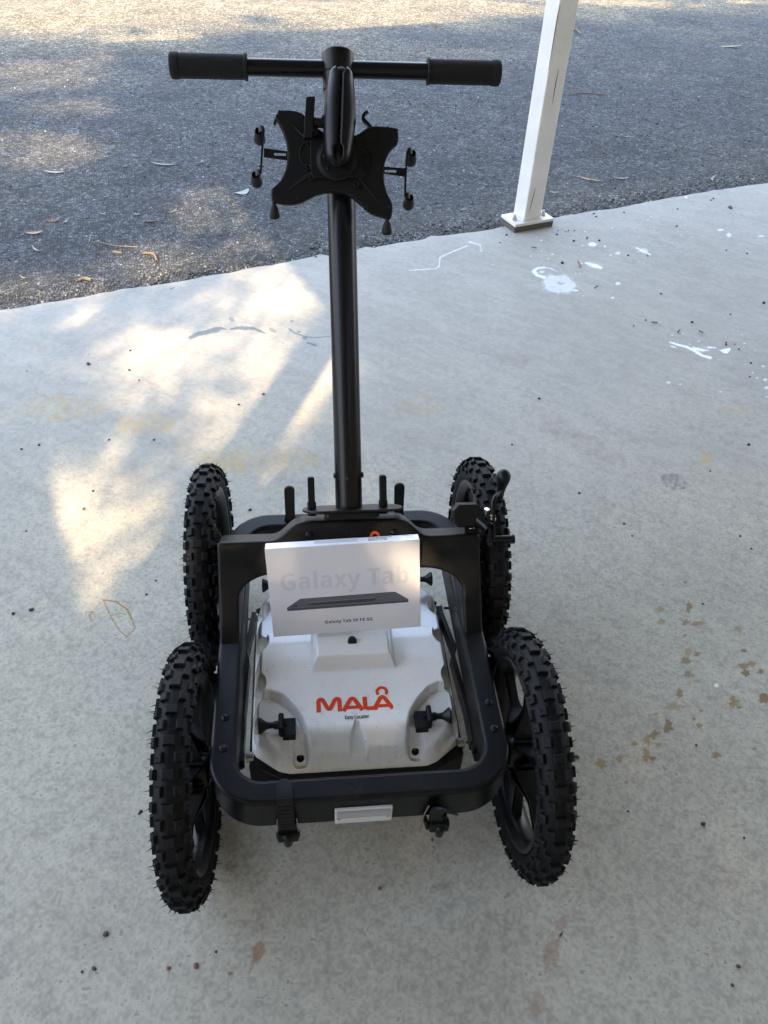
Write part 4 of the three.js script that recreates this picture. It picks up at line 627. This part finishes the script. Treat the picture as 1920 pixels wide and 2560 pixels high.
{
  const zc = -0.2275, base = cartWorld(0, 0.028, zc);
  const unit = thing('radar_unit', 'glossy white ground radar antenna box slung inside the black cart frame', 'radar unit', base, CART_YAW);
  shift = V(0, 0.028, zc);
  // outline of the rim: octagon with long chamfers
  const X = 0.186, ZF = -0.032, ZB = -0.43, CX = 0.055, CZ = 0.042;
  const oct = [[-X, ZF - CZ], [-X, ZB + CZ], [-X + CX, ZB], [X - CX, ZB], [X, ZB + CZ], [X, ZF - CZ], [X - CX, ZF], [-X + CX, ZF]];
  const planes = oct.map((p, i) => { const q = oct[(i + 1) % 8], dx = q[0] - p[0], dz = q[1] - p[1], L = Math.hypot(dx, dz); let nx = dz / L, nz = -dx / L; if (nx * (0 - p[0]) + nz * (zc - p[1]) < 0) { nx = -nx; nz = -nz; } return [nx, nz, -(nx * p[0] + nz * p[1])]; });
  const smin = (a, b, k) => { const h = Math.max(k - Math.abs(a - b), 0) / k; return Math.min(a, b) - h * h * k / 4; };
  const edge = (x, z) => { let d = 9; for (const [a, b, c] of planes) d = d > 8 ? a * x + b * z + c : smin(d, a * x + b * z + c, 0.02); return d; };
  const RIM = 0.118, TOP = 0.200;
  const recess = [[0.19, -0.150], [0.150, -0.150], [0.128, -0.140], [0.108, -0.118], [0.092, -0.094], [0.084, -0.066], [0.074, -0.014], [0.074, 0.03]];
  const segD = (px, pz) => { let d = 9, ins = false; const n = recess.length; for (let i = 0; i < n - 1; i++) { const [ax, az] = recess[i], [bx2, bz] = recess[i + 1], t = Math.min(1, Math.max(0, ((px - ax) * (bx2 - ax) + (pz - az) * (bz - az)) / ((bx2 - ax) ** 2 + (bz - az) ** 2))); const dd = Math.hypot(px - ax - t * (bx2 - ax), pz - az - t * (bz - az)); if (dd < d) { d = dd; ins = ((bx2 - ax) * (pz - az) - (bz - az) * (px - ax)) < 0; } } return ins ? d : -d; };
  function height(x, z) {
    const ax = Math.abs(x), dE = edge(x, z);
    let top = TOP - 0.010 * sst(-0.16, -0.40, z);
    // front apron slopes down
    top = smin(top, TOP - (z + 0.066) * 1.25, 0.010);
    // side recesses for the catches, front and rear
    const zz = z > zc ? z : 2 * zc - z + 0.03;
    top -= 0.021 * sst(0.0, 0.009, segD(ax, zz));
    // raised block at the back half
    const bd = Math.min(0.077 - ax, (-0.182 - z) * 0.9, (z + 0.40) * 0.9); top += 0.030 * sst(0.0, 0.014, bd);
    // sides
    let h = smin(top, RIM + 0.004 + dE * 4.6, 0.020);
    // scallops in the sides
    for (const [sx, sz, r, dep] of [[0.180, -0.352, 0.027, 0.022], [0.178, -0.262, 0.030, 0.026], [0.179, -0.163, 0.028, 0.026], [0.183, -0.090, 0.021, 0.022]]) { const q = Math.hypot((ax - sx) * 1.25, z - sz) / r; h = smin(h, lerp(RIM + 0.028 - dep * 0.8, 0.34, sst(0.84, 1.06, q)), 0.004); }
    // screw pockets and centre groove in the apron
    for (const [sx, sz] of [[0.1, -0.052], [0.1, -0.41]]) { const q = Math.hypot(Math.max(0, Math.abs(ax - sx) - 0.006) / 0.0075, Math.max(0, Math.abs(z - sz) - 0.008) / 0.0095); h -= 0.015 * sst(1.05, 0.75, q); }
    { const w = lerp(0.004, 0.0145, sst(-0.08, -0.045, z)), q = Math.max(ax / w, Math.abs(z + 0.058) / 0.021); h -= 0.010 * sst(1.05, 0.72, q); }
    // chamfer facet at the front corners
    return Math.max(h, RIM - 0.004);
  }
  const NA = 520, NR = 130, pos = [], uv = [], idx = [];
  const bound = (a) => { const dx = Math.cos(a), dz = Math.sin(a); let t = 9; for (const [nx, nz, c] of planes) { const den = nx * dx + nz * dz; if (den < -1e-6) t = Math.min(t, (nx * 0 + nz * zc + c) / -den); } return t; };
  for (let j = 0; j <= NR + 1; j++) for (let i = 0; i < NA; i++) {
    const a = i / NA * 2 * Math.PI, v = Math.min(1, j / NR), t = bound(a) * Math.pow(v, 0.85), x = Math.cos(a) * t, z = zc + Math.sin(a) * t;
    pos.push(x, j > NR ? RIM - 0.006 : height(x, z), z); uv.push((x + 0.19) / 0.38, 1 - (z + 0.44) / 0.42);
  }
  for (let j = 0; j <= NR; j++) for (let i = 0; i < NA; i++) { const a = j * NA + i, b = j * NA + (i + 1) % NA, c = a + NA, d = b + NA; idx.push(a, b, c, b, d, c); }
  const g = new THREE.BufferGeometry(); g.setAttribute('position', new THREE.Float32BufferAttribute(pos, 3)); g.setAttribute('uv', new THREE.Float32BufferAttribute(uv, 2)); g.setIndex(idx); g.computeVertexNormals();
  const shell = part('shell', g, shellMat, unit);
  // black tub below
  const O2 = (k, c) => { const s = new THREE.Shape(); const x = X + k * 0.55, f = ZF + k, b = ZB - k; [[-x, f - CZ - c], [-x, b + CZ + c], [-x + CX, b], [x - CX, b], [x, b + CZ + c], [x, f - CZ - c], [x - CX, f], [-x + CX, f]].forEach(([p, q], i) => (i ? s.lineTo(p, -q) : s.moveTo(p, -q))); s.closePath(); return s; };
  part('tub', [extr(O2(0.008, -0.012), 0.085, 0.004, 3).rotateX(-Math.PI / 2).translate(0, 0.03, 0), bx(0.25, 0.012, 0.012, 0.0, 0.106, ZF - 0.0035, 0.004)], M.plastic, unit);
  // screws in the pockets
  for (const [x, z] of [[-0.1, -0.047], [0.1, -0.047]]) part('screw', turned(V(x, height(x, z) - 0.001, z), V(0, 1, 0.35), [[0, 0.0068], [0.003, 0.0066], [0.004, 0.005], [0.004, 0.0026], [0.002, 0.0024], [0.002, 0]], 18), M.matte, unit);
  // catches: block, disc and flared knob
  for (const [s, z] of [[-1, -0.078], [1, -0.078], [-1, -0.392], [1, -0.392]]) {
    const cx = s * (z > zc ? 0.120 : 0.125) - (z > zc ? 0.003 : 0), y = 0.1795 + (z > zc ? 0 : 0.006);
    const c = part('catch', [bx(0.022, 0.016, 0.034, cx - s * 0.006, y + 0.008, z + 0.002, 0.001), bx(0.009, 0.027, 0.034, cx + s * 0.0075, y + 0.0145, z - 0.003, 0.004), bx(0.004, 0.004, 0.004, cx - s * 0.001, y + 0.0175, z - 0.002, 0.001)], M.matte, unit);
    part('knob', turned(V(cx + s * 0.011, y + 0.016, z - 0.002), V(s, 0, 0), [[0, 0.0072], [0.009, 0.0072], [0.009, 0.0052], [0.018, 0.0056], [0.022, 0.007], [0.031, 0.0138], [0.033, 0.0142], [0.0345, 0.0132], [0.0345, 0]], 24), M.satin, c);
  }
  part('peg', [turned(V(-0.001, 0.222, -0.232), V(0, 0.6, 0.8), [[0, 0.0085], [0.012, 0.0085], [0.014, 0.007], [0.0145, 0]], 18)], M.softrubber, unit);
  // steel pivots at the sides
  for (const [x, y, z] of [[-0.186, 0.163, -0.344], [-0.186, 0.150, -0.050], [0.186, 0.146, -0.362], [0.186, 0.124, -0.068]]) {
    const s = Math.sign(x), p = part('pivot', [rod(V(x - s * 0.006, y, z), V(x + s * 0.005, y, z), 0.0085, 0.0085, 8), rod(V(x + s * 0.003, y, z), V(x + s * 0.006, y, z), 0.0105, 0.0105, 20)], M.steel, unit);
    if (s > 0) part('split_pin', rod(V(x + 0.01, y, z), V(x + 0.032, y, z + 0.001), 0.0024), M.matte, p);
  }
  part('tether', tube([V(-0.186, 0.160, -0.345), V(-0.199, 0.152, -0.350), V(-0.209, 0.166, -0.362)], 0.0014, 14, 6), M.matte, unit);
  // lettering
  const N = 1024, H = 576, cv = document.createElement('canvas'); cv.width = N; cv.height = H; const c = cv.getContext('2d');
  c.lineCap = 'butt'; c.lineJoin = 'round'; c.strokeStyle = '#de3f10'; c.fillStyle = '#de3f10';
  const u = 1.02, oy = 70; c.save(); c.scale(u, u); c.translate(0, oy / u); c.lineWidth = 58;
  c.beginPath(); c.moveTo(28, 330); c.lineTo(28, 175); c.bezierCurveTo(28, 130, 70, 120, 92, 160); c.lineTo(140, 262); c.bezierCurveTo(154, 292, 178, 292, 192, 262); c.lineTo(240, 160); c.bezierCurveTo(262, 120, 304, 130, 304, 175); c.lineTo(304, 330); c.stroke();
  const A = (x) => { c.beginPath(); c.moveTo(x, 330); c.lineTo(x + 92, 168); c.bezierCurveTo(x + 108, 138, x + 142, 138, x + 158, 168); c.lineTo(x + 250, 330); c.stroke(); c.lineWidth = 48; c.beginPath(); c.moveTo(x + 48, 278); c.lineTo(x + 202, 278); c.stroke(); c.lineWidth = 58; };
  A(350); c.beginPath(); c.moveTo(638, 128); c.lineTo(638, 250); c.bezierCurveTo(638, 295, 650, 306, 690, 306); c.lineTo(800, 306); c.stroke(); A(748);
  c.lineWidth = 42; c.beginPath(); c.arc(873, 62, 64, 0.62 * Math.PI + 0.45, 2.38 * Math.PI - 0.45); c.stroke(); c.restore();
  c.fillStyle = '#15161a'; c.font = 'bold 62px sans-serif'; c.textAlign = 'center'; c.save(); c.translate(528, 530); c.scale(0.86, 1.3); c.fillText('Easy Locator', 0, 0); c.restore();
  const t = new THREE.CanvasTexture(cv); t.colorSpace = THREE.SRGBColorSpace;
  const W = 0.1335, D = W * H / N, pg = new THREE.PlaneGeometry(W, D, 40, 24).rotateX(-Math.PI / 2).translate(-0.003, 0, -0.1125), pp = pg.attributes.position;
  for (let i = 0; i < pp.count; i++) pp.setY(i, height(pp.getX(i), pp.getZ(i)) + 0.0006); pg.computeVertexNormals();
  part('printed_logo', pg, mat({ map: t, transparent: true, alphaTest: 0.4, roughness: 0.35 }), unit);
  shift = V(0, 0, 0);
}
// ------------------------------------------------------------------ the tablet carton
{
  const w = 0.27, h = 0.178, d = 0.0238;
  const t = thing('tablet_carton', 'white cardboard tablet carton leaning on the cart arch above the radar unit', 'carton', cartWorld(-0.01217, 0.3226, -0.26886), 0);
  t.rotation.order = 'YXZ'; t.rotation.set(-0.34585, CART_YAW - 0.01235, 0.03958);
  const N = 2048, H = 1350, cv = document.createElement('canvas'); cv.width = N; cv.height = H; const c = cv.getContext('2d');
  c.fillStyle = '#e4e2e6'; c.fillRect(0, 0, N, H);
  c.fillStyle = '#d5d4db'; c.font = 'bold 300px sans-serif'; c.textAlign = 'left'; const tw = c.measureText('Galaxy Tab').width; c.save(); c.translate(140, 632); c.scale(1775 / tw, 1.2); c.fillText('Galaxy Tab', 0, 0); c.restore();
  const Q = (a, b) => [(a - 85) / 1468 * N * 0.995, (b - (200 - (a - 82) * 0.0617)) / 826 * H];
  const poly = (pts, f) => { c.beginPath(); pts.forEach((p, i) => (i ? c.lineTo(...Q(...p)) : c.moveTo(...Q(...p)))); c.closePath(); c.fillStyle = f; c.fill(); };
  poly([[238, 744], [376, 656], [1298, 590], [1318, 592], [1446, 662], [1446, 688], [1436, 692], [252, 774], [240, 768]], '#4c4d55');
  poly([[250, 738], [380, 660], [1298, 594], [1436, 662], [300, 740]], '#62636c'); poly([[242, 746], [1444, 664], [1444, 670], [242, 752]], '#75767f'); poly([[430, 708], [480, 690], [1100, 645], [1120, 650], [1120, 670], [1100, 680], [500, 718], [460, 716]], '#3d3e45'); poly([[430, 706], [480, 688], [1100, 643], [1118, 650], [490, 696]], '#7c7d86');
  poly([[292, 730], [318, 716], [352, 718], [344, 732]], '#3a3b41'); poly([[1386, 668], [1396, 668], [1396, 692], [1386, 692]], '#33343a'); poly([[290, 744], [300, 744], [300, 770], [290, 770]], '#33343a');
  c.fillStyle = '#101114'; c.textAlign = 'center'; c.font = 'bold 76px sans-serif'; c.save(); c.translate(N * 0.513, H * 0.885); c.scale(0.93, 0.86); c.fillText('Galaxy Tab S9 FE 5G', 0, 0); c.restore();
  const tx = new THREE.CanvasTexture(cv); tx.colorSpace = THREE.SRGBColorSpace;
  const cv2 = document.createElement('canvas'); cv2.width = 2048; cv2.height = 192; const e = cv2.getContext('2d'); e.fillStyle = '#eceef2'; e.fillRect(0, 0, 2048, 192);
  e.fillStyle = '#e2e5ea'; e.fillRect(640, 8, 580, 96); e.fillStyle = '#c9ccd4'; e.fillRect(640, 104, 580, 3);
  seed = 8; e.fillStyle = '#23262e'; for (let r = 0; r < 3; r++) { let x = 1370; const end = [1690, 1630, 1600][r]; while (x < end) { const wd = rr(8, 26); e.fillRect(x, 22 + r * 46, wd, 24); x += wd + rr(4, 9); } }
  for (let x = 1850; x < 1990;) { const wd = rr(6, 18); e.fillRect(x, 14, wd, 20); x += wd + 4; } e.fillStyle = '#9aa0aa'; for (let r = 0; r < 3; r++) e.fillRect(1880 + r * 10, 56 + r * 30, 100, 10); e.fillRect(1760, 140, 26, 10);
  const tt = new THREE.CanvasTexture(cv2); tt.colorSpace = THREE.SRGBColorSpace;
  const gloss = { roughness: 0.38, clearcoat: 0.25, clearcoatRoughness: 0.25 }, card = mat({ color: RGB(0.76, 0.77, 0.79), ...gloss });
  part('carton_body', bx(w, h, d, 0, 0, -d / 2, 0.0009), card, t);
  part('printed_front', new THREE.PlaneGeometry(w - 0.0022, h - 0.0022).translate(0, 0, 0.0003), mat({ map: tx, ...gloss }), t);
  part('printed_edge', new THREE.PlaneGeometry(w - 0.0022, d - 0.002).rotateX(-Math.PI / 2).translate(0, h / 2 + 0.0003, -d / 2), mat({ map: tt, ...gloss }), t);
  part('seal_tape', bx(0.075, 0.0004, d * 0.6, -0.012, h / 2 + 0.0006, -d * 0.66, 0), mat({ color: RGB(0.66, 0.68, 0.72), roughness: 0.2 }), t);
}

// ------------------------------------------------------------------ litter: fallen gum leaves, twigs, pebbles
{
  seed = 2024;
  function leafGeo(len, wid, bend, curl) {
    const n = 10, pos = [], idx = [];
    for (let i = 0; i <= n; i++) { const t = i / n, x = (t - 0.5) * len, w = wid / 2 * Math.pow(Math.sin(Math.PI * Math.min(1, Math.max(0.02, t * 0.97 + 0.015))), 0.75), z = bend * Math.sin(Math.PI * t), y = 0.004 + curl * (2 * t - 1) ** 2; for (const [a, h] of [[-1, 0.0018], [0, 0], [1, 0.0022]]) pos.push(x, y + h, z + a * w); }
    for (let i = 0; i < n; i++) for (let k = 0; k < 2; k++) { const a = i * 3 + k, b = a + 1, c = a + 3, d = a + 4; idx.push(a, b, c, b, d, c); }
    const low = pos.map((v, i) => (i % 3 === 1 ? v - 0.0007 : v)), m = idx.length, off = pos.length / 3; pos.push(...low); for (let i = 0; i < m; i += 3) idx.push(off + idx[i], off + idx[i + 2], off + idx[i + 1]);
    const g = new THREE.BufferGeometry(); g.setAttribute('position', new THREE.Float32BufferAttribute(pos, 3)); g.setIndex(idx); g.computeVertexNormals(); return g;
  }
  const leafMat = (r, g, b) => mat({ color: RGB(r, g, b), roughness: 0.7, side: THREE.DoubleSide });
  const pale = [leafMat(0.34, 0.32, 0.28), leafMat(0.30, 0.27, 0.22), leafMat(0.42, 0.40, 0.37), leafMat(0.22, 0.20, 0.17)];
  const variants = [leafGeo(0.075, 0.011, 0.006, 0.006), leafGeo(0.055, 0.014, -0.005, 0.008), leafGeo(0.10, 0.009, 0.010, 0.004), leafGeo(0.04, 0.016, 0.002, 0.005)];
  function lay(g, m, px, py, deg, label, sx = 1, group) {               // deg: heading on the ground
    const [x, z] = groundAt(px, py, -0.02), o = new THREE.Mesh(g, m); o.name = numbered('dry_leaf'); o.position.set(x, asphaltY(x, z) - 0.001, z); o.rotation.set(rr(-0.1, 0.1), deg * Math.PI / 180, rr(-0.12, 0.12)); o.scale.set(sx * (group ? 0.8 : 1), 1, rr(0.85, 1.15) * (group ? 0.7 : 1)); o.castShadow = true; scene.add(o); tag(o, label, 'leaf', group); return o;
  }
  const one = (len, wid, bend, c, px, py, deg, label) => lay(leafGeo(len, wid, bend, 0.006), c, px, py, deg, label);
  one(0.125, 0.02, 0.006, leafMat(0.38, 0.25, 0.14), 1475, 450, -28, 'orange-brown dry leaf on the asphalt right of the white post base');
  one(0.105, 0.012, -0.012, pale[1], 1785, 453, 62, 'pale sickle-shaped leaf near the slab edge at far right');
  one(0.145, 0.018, 0.008, pale[1], 408, 409, 8, 'long straw-coloured leaf on the asphalt left of the tablet holder');
  one(0.075, 0.036, 0.012, leafMat(0.34, 0.35, 0.29), 605, 482, 40, 'broad pale leaf with a stalk below the left holder clip');
  one(0.10, 0.018, 0.004, leafMat(0.36, 0.33, 0.29), 134, 427, 14, 'curled grey leaf on the asphalt at the far left');
  one(0.26, 0.055, 0.0, leafMat(0.20, 0.18, 0.10), 1818, 118, -4, 'large olive-brown fallen leaf far right on the asphalt');
  one(0.10, 0.013, 0.004, leafMat(0.40, 0.40, 0.38), 1550, 449, -2, 'grey narrow leaf between the orange-brown leaf and the sickle-shaped leaf');
  one(0.06, 0.02, 0.003, leafMat(0.16, 0.08, 0.05), 130, 548, 10, 'small dark red-brown leaf in the sun patch at far left');
  one(0.07, 0.02, 0.002, leafMat(0.09, 0.06, 0.045), 374, 553, -10, 'dark brown curled leaf in the middle of the left asphalt');
  one(0.075, 0.022, 0.003, leafMat(0.30, 0.22, 0.14), 84, 579, 20, 'tan folded leaf low at the far left of the asphalt');
  const LF = 'pale dry gum leaf lying on the dark asphalt', GRP = 'pale gum leaves scattered over the asphalt';
  const spots = [[113, 331, 100, 3], [292, 353, 20, 0], [340, 388, -30, 0], [250, 394, 0, 0], [312, 413, 80, 3], [578, 318, -20, 3], [400, 324, 0, 3], [165, 552, 80, 1], [264, 489, 20, 3], [257, 532, 30, 3], [340, 535, 15, 3], [430, 530, 50, 0], [90, 622, -40, 0], [1090, 258, 10, 1], [1195, 244, 80, 3], [1145, 282, -30, 3], [1200, 421, 4, 1], [1214, 462, -28, 1], [1020, 345, 20, 3], [1527, 169, -30, 3], [1518, 140, 4, 3], [1636, 188, -20, 0], [1800, 216, 4, 0], [1840, 236, -20, 0], [1866, 243, 18, 2], [1540, 255, -45, 1], [1549, 291, 90, 3], [1730, 264, 0, 0], [1831, 262, -14, 0], [1880, 276, -30, 3], [1407, 316, -60, 3], [1692, 322, -4, 2], [1675, 336, 30, 0], [1564, 346, 12, 1], [1570, 55, -10, 0], [1380, 385, -50, 3], [1498, 499, 80, 1], [1565, 476, -30, 1], [1382, 487, -10, 1], [1910, 412, 4, 0], [1852, 262, 15, 3], [1790, 200, 20, 3], [1860, 204, -10, 3], [1745, 243, -10, 3], [60, 700, -30, 3], [1130, 180, 0, 0], [1600, 378, -20, 3], [1480, 452, 10, 3], [1652, 300, 40, 3], [725, 160, 20, 3]];
  let first = null;
  spots.forEach(([px, py, deg, v]) => { const o = lay(variants[v], pale[Math.floor(rnd() * 4)], px, py, deg + rr(-12, 12), LF, rr(0.8, 1.15), GRP); first = first || o; });
  // twigs
  const twigM = mat({ color: RGB(0.22, 0.14, 0.08), roughness: 0.9 }), twigP = mat({ color: RGB(0.27, 0.22, 0.155), roughness: 0.9 });
  function twig(pts, r, m, label, y = -0.02) { const P = pts.map(([a, b]) => { const [x, z] = groundAt(a, b, y); return V(x, (y > 0 ? y : asphaltY(x, z) + 0.003) + rr(0, 0.005), z); }), o = P[0].clone(); shift = o; const q = part('twig', tube(P, r, 16, 6), m, scene); q.position.copy(o); shift = V(0, 0, 0); tag(q, label, 'twig'); }
  twig([[197, 712], [212, 706], [232, 712]], 0.006, twigP, 'short pale twig lying at the slab edge at left');
  twig([[225, 613], [240, 608], [290, 617], [345, 622]], 0.0025, twigP, 'long thin tan twig in the left sun patch, upper one');
  twig([[358, 637], [382, 639], [394, 660]], 0.004, twigM, 'bent brown twig in the left sun patch, right end hooked');
  twig([[283, 634], [306, 636]], 0.004, twigP, 'stubby tan twig in the left sun patch between the longer ones');
  twig([[226, 585], [224, 606]], 0.002, twigP, 'thin upright tan twig stub in the left sun patch');
  twig([[1424, 74], [1440, 75], [1452, 84]], 0.006, twigM, 'dark twig on the asphalt just right of the white post near the top');
  twig([[1422, 238], [1450, 232], [1500, 234], [1520, 236]], 0.003, twigM, 'long thin brown twig on the asphalt right of the post middle');
  twig([[428, 735], [452, 726], [455, 733]], 0.003, twigP, 'pale hooked twig at the slab edge left of the mast');
  twig([[520, 688], [545, 684]], 0.002, twigM, 'thin straw at the slab edge left of the mast');
  for (const [a, b, c, d, l] of [[1629, 806, 1643, 807, 'small black stick on the slab left of the splashed paint streak'], [1694, 831, 1699, 827, 'tiny dark stick just above the splashed paint streak'], [1746, 828, 1757, 832, 'thin dark stick right above the splashed paint streak'], [1328, 620, 1341, 622, 'thin dark stick on the slab between post and paint ring'], [1444, 655, 1451, 668, 'grey sliver of bark beside the slim paint dab']]) twig([[a, b], [c, d]], 0.0026, twigM, l, 0.003);
  // pebbles
  const pebG = [0, 1, 2].map(() => { const g = new THREE.IcosahedronGeometry(1, 2), p = g.attributes.position, k = rr(0, 90); for (let i = 0; i < p.count; i++) { const v = V(p.getX(i), p.getY(i), p.getZ(i)), s = 0.72 + 0.5 * vn(v.x * 1.4 + k + 9, v.y * 1.4 + v.z * 1.1 + k + 9); p.setXYZ(i, v.x * s, v.y * s * 0.75, v.z * s); } g.computeVertexNormals(); return g; });
  const pebM = [mat({ color: RGB(0.035, 0.036, 0.04), roughness: 0.7 }), mat({ color: RGB(0.07, 0.06, 0.055), roughness: 0.8 }), mat({ color: RGB(0.16, 0.09, 0.07), roughness: 0.8 })];
  const PG = 'dark pebbles scattered over the concrete', PL = 'small dark pebble lying on the pale concrete slab';
  const peb = (px, py, r, mi, label, group) => { const [x, z] = groundAt(px, py), o = new THREE.Mesh(pebG[Math.floor(rnd() * 3)], pebM[mi]); o.name = numbered('pebble'); o.position.set(x, r * 0.33, z); o.scale.setScalar(r * 0.74); o.scale.x *= rr(0.9, 1.35); o.rotation.y = rr(0, 6.28); o.castShadow = true; scene.add(o); tag(o, label, 'pebble', group); };
  peb(625, 1275, 0.0052, 0, 'round grey pebble on the slab between the left rear wheel and the mast');
  peb(221, 911, 0.0075, 0, 'black pebble at left, the uppermost big one on the slab'); peb(33, 1535, 0.005, 0, 'black angular pebble at the far left edge of the slab'); peb(79, 1525, 0.0058, 1, 'flat brown-black pebble at far left beside the angular one');
  peb(658, 986, 0.0062, 2, 'reddish oval stone in the post shadow left of the mast'); peb(265, 2336, 0.0058, 1, 'dark pebble on the slab below the left front wheel'); peb(235, 2422, 0.004, 1, 'dark pebble at the bottom left of the slab'); peb(489, 2415, 0.005, 2, 'reddish-brown pebble at the bottom below the left front wheel'); peb(421, 2421, 0.004, 2, 'small reddish pebble at the bottom left of the reddish-brown one');
  peb(1757, 2061, 0.0055, 0, 'black oval pebble on the slab right of the right front wheel'); peb(1871, 1112, 0.006, 0, 'black pebble on the slab near the right edge of the picture'); peb(1845, 2416, 0.004, 1, 'brown pebble near the bottom right corner'); peb(1443, 1893, 0.0048, 1, 'brown crumb beside the right front tyre'); peb(1830, 2463, 0.0001 + 0.0036, 1, 'tiny brown pebble at the bottom right of the slab'); peb(949, 2222, 0.0045, 2, 'brown crumb on the slab below the white reflector');
  peb(209, 1273, 0.0055, 2, 'brown bark crumb in the pointed sun patch at left'); peb(1405, 658, 0.0085, 0, 'dark stone on the slab just above the white paint ring'); peb(1825, 520, 0.012, 2, 'brown bark flake near the slab edge at far right');
  for (const [px, py, r] of [[326, 877, 4.5], [324, 926, 5], [348, 951, 3.5], [98, 1113, 4.5], [54, 1123, 4], [597, 1012, 4.5], [233, 1228, 4], [66, 1328, 3], [390, 1452, 3], [366, 1486, 3.5], [67, 928, 3], [273, 1100, 4], [385, 1100, 4], [352, 2029, 4], [348, 2034, 3], [205, 2430, 3], [540, 2380, 2.5], [1266, 588, 6], [1250, 607, 4], [1392, 587, 5], [1434, 603, 6.5], [1468, 595, 5], [1498, 602, 6.5], [1414, 580, 4], [1436, 577, 4], [1421, 577, 4], [1395, 577, 4], [1467, 598, 3], [1484, 535, 6], [1490, 542, 5], [1560, 532, 5], [1694, 523, 5], [1783, 497, 6], [1777, 501, 5], [1806, 471, 5], [1691, 566, 5], [1619, 640, 4.5], [1570, 639, 6], [1693, 565, 4], [1815, 626, 4.5], [1868, 634, 4.5], [1492, 716, 4.5], [1488, 720, 4], [1652, 735, 4.5], [1826, 786, 4.5], [1909, 758, 8], [1584, 815, 4], [1614, 801, 4.5], [1730, 806, 6.5], [1815, 857, 3.5], [1815, 862, 5], [1847, 873, 4], [1837, 861, 3], [1877, 908, 5], [1874, 942, 3.5], [1348, 997, 5], [1448, 1233, 4.5], [1775, 1178, 3.5], [1580, 1340, 3], [1740, 1863, 3], [1757, 1510, 3], [1860, 2095, 3], [1080, 2100, 2.5], [1570, 2028, 2.5], [1280, 1112, 4.5], [1560, 1310, 4], [1850, 1340, 3.5], [1878, 1372, 3.5]]) peb(px, py, r / 1000, rnd() > 0.25 ? 0 : 1, PL, PG);
}
renderer.render(scene, camera);
